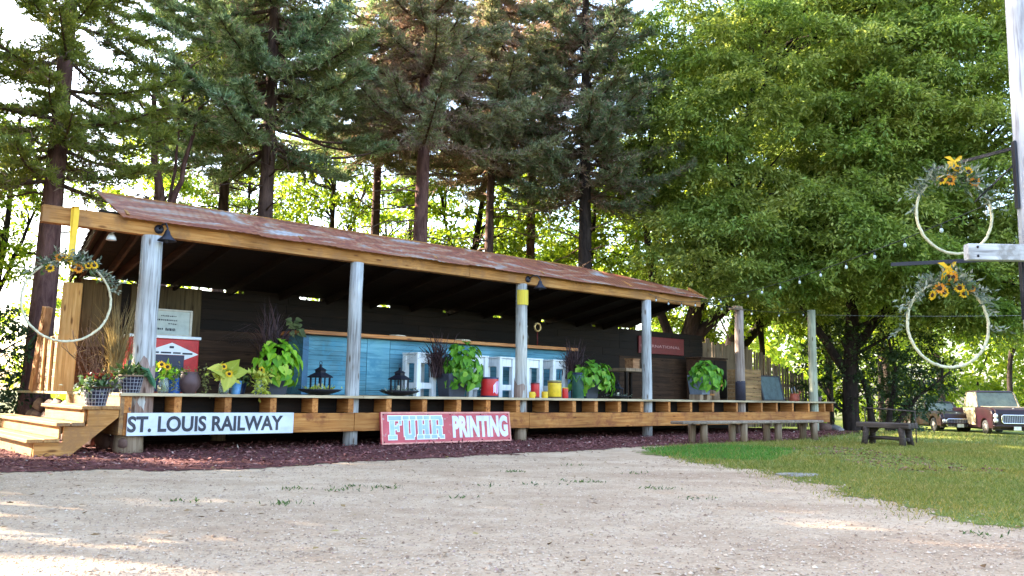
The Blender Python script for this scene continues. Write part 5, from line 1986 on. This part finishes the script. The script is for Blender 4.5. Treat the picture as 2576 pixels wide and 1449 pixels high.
    for x in wx:
        for sg in (-1, 1):
            wheel(t, x, sg * (W_ / 2 - 0.13), 0.34)
    b = MB()
    b.box(-hx + 0.1, hx - 0.1, -W_ / 2 + 0.18, W_ / 2 - 0.18, 0.22, 0.31)
    b.build("chassis", TYRE, t)
    return t


def veh_heading(loc, theta):
    d = Vector((-loc[0], -loc[1], 0)).normalized()
    a0 = math.atan2(d.y, d.x)
    return a0 + theta


tl = (23.75, 42.0, -0.64)
vehicle("pickup_truck", "old maroon pickup truck with chrome grille and a door coloured sunlit cream on the lawn", "truck", tl, veh_heading(tl, 0.40), 4.9, 2.1, 1.27, 2.05, -0.75, 0.75)
sl_ = (22.35, 44.6, -0.62)
vehicle("old_car", "dark maroon old car with pale number plate parked behind the pickup truck", "car", sl_, veh_heading(sl_, 0.45), 4.4, 1.8, 0.98, 1.48, -1.6, 0.55, False)

# ---------------------------------------------------------------- TREES
# openings in the crowns through which the low sun reaches the far lawn
OPEN = [np.array([10.3 - 1.1 * k, 21.6 - 6.6 * k, -0.1]) for k in np.linspace(0, 1, 14)]


def shaded(P, rad=0.34):
    keep = np.ones(len(P), bool)
    sn = np.array(SUN)
    for g_ in OPEN:
        d = P - g_
        tt = d @ sn
        keep &= (np.linalg.norm(d - sn * tt[:, None], axis=1) > rad)
    return keep


def spruce(lab, loc, H, z0, Lmax, r0, bark, main, dry_s, dens=1.0, lean=(0, 0), zdead=None, seed=1, group=None, ztop=11.5, name="spruce_tree", dryfrac=0.06, whorl=0.36, droop=0.30, bend=0.0):
    random.seed(seed)
    t = thing(name, lab, "tree", loc, 0, group)
    zg = -1.0

    def ctr(z):
        k = z / H
        return Vector((lean[0] * k + bend * math.sin(k * 5), lean[1] * k, z))
    b = MB()
    zs = np.linspace(zg, H, 16)
    b.tube([ctr(z) for z in zs], [r0 * (1.25 if z < 0.2 else 1) * max(0.06, (1 - max(z, 0) / H)) ** 0.75 for z in zs], 14, jit=0.05)
    b.build("trunk", bark, t)
    br = MB()
    PP, DD, LL, MM, WW = [], [], [], [], []
    z = z0
    while z < H - 0.3:
        nb = random.choice((4, 5, 5, 6))
        a0 = random.uniform(0, 6.28)
        for q in range(nb):
            az = a0 + q * 2 * PI / nb + random.uniform(-.35, .35)
            k = (H - z) / (H - z0)
            L = Lmax * min(1, k ** 0.7) * random.uniform(0.62, 1.1)
            if L < 0.25:
                continue
            d = Vector((math.cos(az), math.sin(az), 0))
            side = Vector((-d.y, d.x, 0))
            zz = z + random.uniform(-.15, .15)
            p0 = ctr(zz)
            dr = droop * random.uniform(0.5, 1.3) * L
            pts = []
            cv = random.uniform(-.15, .15) * L
            for s in np.linspace(0, 1, 7):
                pts.append(p0 + d * (L * s) + side * (cv * s * s) + Vector((0, 0, 0.10 * L * s - dr * s * 1.5 + dr * 1.15 * s ** 2.6)))
            rb = 0.012 + 0.014 * L
            br.tube(pts, list(np.linspace(rb, rb * 0.3, 7)), 5, caps=False)
            hi = zz > ztop
            step = (0.085 if not hi else 0.24) / dens
            nt_ = max(3, int(L / step))
            for sgn in (-1, 1):
                s = np.clip(np.linspace(0.14, 0.99, nt_) + RNG.normal(size=nt_) * 0.02, 0.05, 1)
                idx = s * 6
                i0 = np.minimum(idx.astype(int), 5)
                fr = (idx - i0)[:, None]
                pa_ = np.array(pts)
                st = pa_[i0] * (1 - fr) + pa_[i0 + 1] * fr
                lt = (0.20 + 0.26 * min(L, 2.6) * np.clip(1.05 - s, 0.04, 1) ** 0.8) * RNG.uniform(0.55, 1.2, nt_)
                fwd = pa_[i0 + 1] - pa_[i0]
                fwd = unit(fwd)
                td = unit(fwd * 0.75 + sgn * np.array(side)[None] * RNG.uniform(0.5, 1.0, (nt_, 1)) + np.stack([np.zeros(nt_), np.zeros(nt_), RNG.normal(size=nt_) * 0.22 - 0.04], -1))
                ns = 6 if not hi else 3
                for m_ in range(ns):
                    f_ = (m_ + RNG.random(nt_) * 0.6) / ns
                    pos = st + td * (lt * f_)[:, None] - np.array([0, 0, 0.12]) * (lt * f_ ** 2)[:, None]
                    for rep in range(6 if not hi else 2):
                        PP.append(pos + RNG.normal(size=pos.shape) * 0.015)
                        DD.append(td * 0.75 + RNG.normal(size=pos.shape) * 0.5 + np.array([0, 0, 0.3]))
                        LL.append(RNG.uniform(0.10, 0.19, nt_) * (1 if not hi else 1.8))
                        WW.append(np.full(nt_, 0.030 if not hi else 0.055))
                        isdry = (s + RNG.normal(size=nt_) * 0.12 < dry_s) | (RNG.random(nt_) < dryfrac)
                        MM.append(isdry)
        z += whorl * random.uniform(0.75, 1.3)
    if zdead is not None:           # bare dead limbs below the crown
        z = zdead
        while z < z0 + 1.0:
            az = random.uniform(0, 6.28)
            L = random.uniform(0.6, 1.0) * min(1.9, Lmax * 0.7)
            d = Vector((math.cos(az), math.sin(az), random.uniform(-.15, .45)))
            p = ctr(z)
            pts = [p + d * L * s + Vector((0, 0, -0.15 * L * s * s)) + Vector((random.gauss(0, .03), random.gauss(0, .03), random.gauss(0, .03))) for s in np.linspace(0, 1, 6)]
            br.tube(pts, list(np.linspace(0.028, 0.007, 6)), 5, caps=False)
            for q in range(5):
                k = random.randint(1, 5)
                e = Vector((random.gauss(0, .3), random.gauss(0, .3), random.gauss(0, .25))) + d * 0.25
                br.tube([pts[k], pts[k] + e * 0.5, pts[k] + e + Vector((0, 0, -.05))], [0.010, 0.007, 0.003], 4, caps=False)
            z += random.uniform(0.16, 0.34)
    br.build("limbs", TWIG if main is not N_BLUE else bark, t)
    P, D, L, M, Wd = np.concatenate(PP), np.concatenate(DD), np.concatenate(LL), np.concatenate(MM), np.concatenate(WW)
    kp = shaded(P + np.array(loc))
    P, D, L, M, Wd = P[kp], D[kp], L[kp], M[kp], Wd[kp]
    vq, fq = blades(P, D, L, Wd)
    npmesh("crown", vq, fq, [main, N_DRY], t, mi=M.astype(int))
    return t


def clump_leaves(C, R, ntw, nl, L, W, flat=0.65, droop=0.5):
    """leaves along twigs that radiate from each clump centre"""
    nC = len(C)
    n = nC * ntw
    cc = np.repeat(C, ntw, 0)
    rr = np.repeat(R, ntw)
    d = RNG.normal(size=(n, 3)) * [1, 1, 0.75] + [0, 0, 0.18]
    d = unit(d)
    d[:, 2] *= flat
    LT = rr * RNG.uniform(0.6, 1.15, n)
    PP, DD = [], []
    for k in range(nl):
        f_ = 0.22 + 0.78 * (k + RNG.random(n)) / nl
        pos = cc + d * (LT * f_)[:, None]
        pos[:, 2] -= droop * LT * f_ ** 2 * 0.5
        pos += RNG.normal(size=pos.shape) * 0.045 * (rr[:, None] + 0.2)
        PP.append(pos)
        dd = d + RNG.normal(size=pos.shape) * 0.6
        dd[:, 2] -= 0.45
        DD.append(dd)
    P, D = np.concatenate(PP), np.concatenate(DD)
    m_ = len(P)
    ref = RNG.normal(size=(m_, 3)) * 0.6 + [0, 0, 1.0]
    return leaves(P, D, L * RNG.uniform(0.65, 1.3, m_), W * RNG.uniform(0.75, 1.25, m_), ref=ref)


def envelope(n, ells, shell=0.45, zmin=None, gap=0.55):
    """clump centres: spread through the outer part of a union of ellipsoids, spaced apart"""
    out = []
    tries = 0
    while len(out) < n and tries < n * 60:
        tries += 1
        c, r, wgt = random.choices(ells, [e[2] for e in ells])[0]
        d = Vector((random.gauss(0, 1), random.gauss(0, 1), random.gauss(0, 1))).normalized()
        k = random.uniform(shell ** 3, 1) ** (1 / 3)
        p = Vector((c[0] + d.x * r[0] * k, c[1] + d.y * r[1] * k, c[2] + d.z * r[2] * k))
        if zmin and p.z < zmin:
            continue
        if all((p - o).length > gap for o in out[-200:]):
            out.append(p)
    return out


def leafy(lab, loc, stems, ells, ncl, crad, ntw, nl, L, W, mat, bark=BARKD, seed=1, group=None, name="leafy_tree", limb_every=2, shell=0.45, zmin=None, droop=0.5, cat="tree", flat=0.65, gap=0.55):
    """stems: list of (list of points, base radius) in local coordinates"""
    random.seed(seed)
    t = thing(name, lab, cat, loc, 0, group)
    b = MB()
    allp = []
    for pts, r in stems:
        pts = [Vector(p) for p in pts]
        fine = []
        for k in range(len(pts) - 1):
            for s in np.linspace(0, 1, 5)[:-1]:
                fine.append(pts[k].lerp(pts[k + 1], s) + Vector((random.gauss(0, .02), random.gauss(0, .02), 0)))
        fine.append(pts[-1])
        n = len(fine)
        b.tube(fine, [r * (1 - 0.75 * k / n) for k in range(n)], 10, jit=0.06)
        allp += fine[n // 3:]
    b.build("trunk", bark, t)
    C = envelope(ncl, ells, shell, zmin, gap)
    lb = MB()
    for q, c in enumerate(C):
        if q % limb_every == 0:
            cand = [p for p in allp if p.z < c.z + 0.4] or allp
            p = min(cand, key=lambda a: (a - c).length + 0.6 * abs(a.z - c.z + 1.0))
            mid = p.lerp(c, 0.5) + Vector((random.gauss(0, .2), random.gauss(0, .2), 0.12 * (c - p).length))
            q1 = p.lerp(mid, 0.5) + Vector((random.gauss(0, .06), random.gauss(0, .06), .05))
            ln_ = (c - p).length
            lb.tube([p, q1, mid, mid.lerp(c, 0.55), c], [0.014 + 0.012 * ln_, 0.011 + 0.010 * ln_, 0.01 + 0.007 * ln_, 0.012, 0.006], 6, caps=False)
    lb.build("limbs", bark, t)
    C = np.array([tuple(c) for c in C])
    R = np.array([random.uniform(*crad) for _ in C])
    vq, fq = clump_leaves(C, R, ntw, nl, L, W, flat, droop)
    npmesh("crown", vq, fq, mat, t)
    return t


G_SP = "tall spruces behind the shed"
spruce("big reddish trunk spruce at the left edge with sparse yellow green pads", (-9.5, 17.0, 0), 14.5, 5.2, 3.0, 0.27, BARKR, N_YEL, 0.14, 0.8, (0.05, 0.1), 4.0, 3, G_SP, 10.0, whorl=0.62, droop=0.25, dryfrac=0.03)
spruce("dense blue green spruce with thick trunk behind the left roof half", (-6.15, 20.2, 0), 17, 6.9, 3.9, 0.24, BARK, N_BLUE, 0.10, 1.2, (0.1, 0), 4.6, 5, G_SP, 11.3, whorl=0.40, bend=0.07)
spruce("blue green spruce with slimmer trunk left of the thick one", (-8.45, 24, 0), 17, 7.7, 3.7, 0.2, BARK, N_BLUE, 0.2, 1.0, (0.1, 0), 5.5, 6, G_SP, 13, whorl=0.5)
spruce("browning half bare spruce with mottled trunk behind the second post", (-2.62, 22.0, 0), 17, 7.7, 3.5, 0.25, BARKR, N_GREY, 0.4, 0.85, (0.25, 0), 4.8, 7, G_SP, 12, dryfrac=0.2, whorl=0.44, bend=0.10)
spruce("thin brownish grey spruce with straight slim trunk behind the third post", (-0.65, 25.0, 0), 18, 7.6, 3.5, 0.17, BARK, N_GREY, 0.32, 0.9, (0.1, 0), 5.3, 8, G_SP, 13.5, dryfrac=0.12, whorl=0.42, bend=-0.09)
spruce("dark spruce with a low blue green bough left of the big leafy tree", (2.1, 24.2, 0), 18, 6.7, 3.2, 0.24, BARKD, N_DARK, 0.25, 0.9, (0.0, 0), 4.2, 9, G_SP, 13, whorl=0.42, dryfrac=0.15)

spruce("tall spruce half hidden behind the thick blue spruce", (-4.6, 27.5, 0), 19, 9.2, 4.0, 0.2, BARK, N_BLUE, 0.25, 0.8, (0.1, 0), 6.0, 15, G_SP, 14, whorl=0.45, dryfrac=0.12)
spruce("reddish brown dying spruce half hidden behind the two grey spruces", (0.6, 29.0, 0), 20, 9.4, 4.0, 0.2, BARKR, N_GREY, 0.6, 0.6, (0.1, 0), 6.5, 16, G_SP, 15, whorl=0.5, dryfrac=0.4)
# V shaped bare trunk behind the left end of the roof
vt = leafy("forked bare trunk rising in a V behind the left end of the roof", (-8.1, 19.2, 0),
           [([(0, 0, -0.5), (0, 0, 4.9), (-0.35, 0.1, 6.2), (-0.5, 0.2, 8.2)], 0.16), ([(0, 0, 4.6), (0.32, 0, 5.7), (0.62, 0, 7.2)], 0.09), ([(0, 0, 4.0), (0.15, 0.1, 6.0), (0.2, 0.1, 7.6)], 0.05)],
           [((0.0, 0.4, 8.2), (1.6, 1.4, 1.3), 1)], 16, (0.5, 0.8), 9, 10, 0.13, 0.06, L_MID, BARKR, 4, None, "forked_tree", 1)

# slender backlit trees behind
GB = "slender backlit trees behind the shed"
stA = [([(0, 0, -1), (0.1, 0, 3), (0.35, 0.1, 6.5), (0.5, 0.2, 11)], 0.19), ([(0.2, 0, 4.2), (0.9, 0.2, 6.5), (1.6, 0.3, 9)], 0.09)]
bt1 = leafy("slender leafy tree with dark forked trunk behind the middle of the roof", (-7.2, 31, -0.3), stA, [((0.4, 0, 8.2), (2.4, 2.2, 3.6), 1)], 60, (0.6, 1.0), 12, 12, 0.19, 0.10, L_BRIGHT, BARKD, 12, GB, "slender_tree", 1, 0.3)
stB = [([(0, 0, -1), (0.15, 0, 3.5), (0.6, 0, 7), (1.1, 0.2, 11)], 0.21), ([(0.3, 0, 4.8), (-0.5, 0.1, 7.0), (-0.9, 0.3, 9.5)], 0.08)]
bt2 = leafy("leaning dark trunked leafy tree behind the second roof panel", (-1.9, 30, -0.3), stB, [((0.5, 0, 7.6), (2.6, 2.2, 3.9), 1)], 64, (0.6, 1.0), 12, 12, 0.19, 0.10, L_BRIGHT, BARKD, 13, GB, "slender_tree", 1, 0.3)
k = 0
for (x, y, sc_, rz, src, lab) in (
        (-17.5, 28, 0.95, 0.6, 0, "slender leafy tree at the far left edge of the wood"), (-14.0, 33, 1.0, 2.2, 1, "slender leafy tree left of the reddish trunk"),
        (-10.6, 34, 0.85, 4.0, 0, "slender pale leafy tree between reddish trunk and forked trunk"),
        (-4.9, 36, 1.0, 1.0, 1, "slender leafy tree right of the thick blue spruce trunk"), (0.7, 34, 0.95, 3.1, 0, "slender leafy tree right of the slim grey spruce"),
        (2.6, 30.5, 0.9, 5.0, 1, "bright leafy tree just left of the dark spruce trunk"), (4.6, 33, 1.05, 0.3, 0, "bright leafy tree just right of the dark spruce trunk"),
        (7.2, 31, 0.8, 1.9, 1, "bright leafy tree above the red wall sign"), (9.6, 32, 0.75, 3.6, 0, "bright leafy tree behind the brown grey pole"),
        (12.4, 33, 0.75, 4.4, 1, "bright leafy tree behind the plank fence"), (20.5, 47, 1.0, 0.9, 0, "leafy tree with dark stem just left of the pickup truck"),
        (25.5, 50, 1.1, 2.5, 1, "leafy tree behind the pickup truck cab"), (30.5, 52, 1.1, 5.5, 0, "leafy tree at the far right edge behind the lawn"), (17.0, 38, 0.9, 2.9, 1, "leafy tree behind the small blue green shrub")):
    dup((bt1, bt2)[src], (x, y, float(hgt(x, y)) - 0.3), rz, (sc_, sc_, sc_ * (1.0 + 0.1 * math.sin(k))), lab)
    k += 1

# the big bright tree on the right
stR = [([(0, 0, -0.6), (-0.1, 0, 2.0), (0.6, -0.1, 4.6), (1.6, -0.2, 7.5), (2.3, 0, 11)], 0.33), ([(-0.1, 0, 1.8), (-0.9, 0.2, 4.0), (-1.3, 0.2, 7.5), (-0.8, 0, 10)], 0.17),
       ([(0.2, 0, 2.6), (1.8, -0.4, 4.3), (4.0, -0.8, 6.4), (5.4, -0.8, 9.0)], 0.19), ([(0.0, 0, 2.2), (0.4, -0.6, 4.2), (1.4, -1.6, 6.3)], 0.12)]
leafy("huge bright green leafy tree spreading over the right end of the shed", (5.4, 26.2, 0), stR,
      [((3.6, -1.2, 9.6), (5.2, 3.2, 5.9), 5), ((1.2, -2.6, 5.3), (2.8, 1.6, 1.7), 1.6), ((4.4, -2.8, 5.4), (3.0, 1.8, 1.9), 1.4), ((-0.6, -0.4, 9.8), (2.3, 2.2, 3.4), 1.2)],
      300, (0.8, 1.6), 32, 26, 0.15, 0.058, L_MID, BARKD, 21, None, "maple_tree", 2, 0.62, 3.5, 0.75, "tree", 0.42, 0.95)
stQ = [([(0, 0, -1), (0.1, 0, 2.5), (0.3, -0.2, 6.0), (0.8, -0.2, 11)], 0.28), ([(0, 0, 2), (-1.4, 0.1, 4.2), (-2.4, 0, 7.0)], 0.15), ([(0, 0, 2.5), (1.8, -0.3, 4.8), (3.3, -0.6, 8.0)], 0.15)]
leafy("tall bright green leafy tree behind the white pole and flower hoops", (10.5, 26.4, -0.3), stQ,
      [((3.2, -1.2, 9.4), (5.4, 3.4, 6.2), 5), ((3.0, -1.8, 5.2), (4.4, 2.2, 1.8), 1.5)],
      290, (0.8, 1.6), 32, 26, 0.15, 0.058, L_MID, BARKD, 22, None, "maple_tree", 2, 0.62, 3.2, 0.75, "tree", 0.42, 0.95)

mr = [o for o in col.objects if o.name.startswith("maple_tree") and o.parent is None]
dup(mr[0], (8.6, 33.5, -0.6), 0.4, (1.15, 1.1, 1.2), "tall leafy tree seen through the gap between the two big bright trees")
# shrubs and low growth
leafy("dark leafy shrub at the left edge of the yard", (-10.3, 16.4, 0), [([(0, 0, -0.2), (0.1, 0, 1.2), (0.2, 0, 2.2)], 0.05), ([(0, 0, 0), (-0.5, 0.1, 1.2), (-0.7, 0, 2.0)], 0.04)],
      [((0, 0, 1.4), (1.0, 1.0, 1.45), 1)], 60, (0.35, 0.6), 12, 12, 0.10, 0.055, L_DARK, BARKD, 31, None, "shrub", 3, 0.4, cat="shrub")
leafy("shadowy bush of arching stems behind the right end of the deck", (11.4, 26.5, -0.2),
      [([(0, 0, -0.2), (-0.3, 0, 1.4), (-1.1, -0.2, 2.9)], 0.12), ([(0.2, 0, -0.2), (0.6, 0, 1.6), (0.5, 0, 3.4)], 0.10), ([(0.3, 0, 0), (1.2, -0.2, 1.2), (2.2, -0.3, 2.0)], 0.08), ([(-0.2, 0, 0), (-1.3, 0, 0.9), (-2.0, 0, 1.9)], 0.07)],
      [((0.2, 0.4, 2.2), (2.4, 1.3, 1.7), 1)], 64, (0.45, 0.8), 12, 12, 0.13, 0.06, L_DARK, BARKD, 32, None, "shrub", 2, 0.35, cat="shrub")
leafy("small blue green shrub on the far lawn left of the old vehicles", (14.35, 30.5, -0.4), [([(0, 0, -0.2), (0.05, 0, 1.5), (0.1, 0, 2.6)], 0.06)],
      [((0, 0, 1.6), (0.8, 0.8, 1.6), 1)], 46, (0.3, 0.5), 12, 11, 0.11, 0.045, L_BLUE, BARKD, 33, None, "shrub", 3, 0.4, cat="shrub")

# the wood beyond: one mass of leaves and stems nobody could count
random.seed(77)
C, R = [], []
for q in range(900):
    y = random.uniform(44, 75)
    x = random.uniform(-34, 48)
    left = x < -0.02 * y - 1
    z = random.uniform(0.3, 7.0 if left else 10.5) if random.random() < 0.8 else random.uniform(3, 12 if left else 15)
    if left and random.random() < 0.45:
        continue
    if 17 < x < 40 and y < 56:
        y += 12
    C.append((x, y, z - 0.6)); R.append(random.uniform(1.2, 2.4))
vA, fA = clump_leaves(np.array(C), np.array(R), 11, 11, 0.42, 0.22)
# crowns outside the frame on the left: they shade the yard, with gaps for the sun
GAPS = [(S(-0.9, 0.4, 0.6), 0.75), (S(-1.2, 1.5, 0.4), 0.7), (S(-0.3, 3.7, 1.2), 0.7), (Vector((-3.9, 6.3, 0)), 0.15), (Vector((-2.2, 4.2, 0)), 0.12),
        ]
C, R = [], []
while len(C) < 1500:
    x, y, z = random.uniform(-30, -7.5), random.uniform(3, 30), random.uniform(2.0, 17.5)
    if x > -0.64 * y - 1.6:
        continue
    p = Vector((x, y, z))
    rr = random.uniform(0.8, 1.3)
    bad = False
    for g_, gr_ in GAPS:
        d = p - g_
        tt = d.dot(SUN)
        if (d - SUN * tt).length < gr_ + rr * 0.72:
            bad = True
    if not bad and shaded(np.array([[x, y, z]]), rr * 0.75)[0]:
        C.append((x, y, z)); R.append(rr)
vB, fB = clump_leaves(np.array(C), np.array(R), 12, 12, 0.34, 0.18)
v, f = cat_meshes([(vA, fA), (vB, fB)])
wd_ = npmesh("woodland", v, f, L_BRIGHT)
tag(wd_, "bright leafy wood behind the shed and lawn, with added unseen crowns shading the yard", "wood", kind='stuff')
b = MB()
for q in range(70):
    y = random.uniform(42, 66)
    x = random.uniform(-32, 46)
    if 17 < x < 36 and y < 56:
        continue
    hx = random.uniform(5, 11)
    b.tube([(x, y, -1.5), (x + random.gauss(0, .3), y, hx * .5), (x + random.gauss(0, .8), y, hx)], [random.uniform(.1, .22), .1, .04], 6)
for q in range(14):
    y = random.uniform(5, 26)
    x = -0.64 * y - random.uniform(3, 12)
    b.tube([(x, y, -0.2), (x + random.gauss(0, .3), y, 5), (x + random.gauss(0, .8), y, 11)], [.22, .16, .05], 8)
tag(b.build("woodland_stems", BARKD), "dark stems standing in the leafy wood", "wood", kind='stuff')
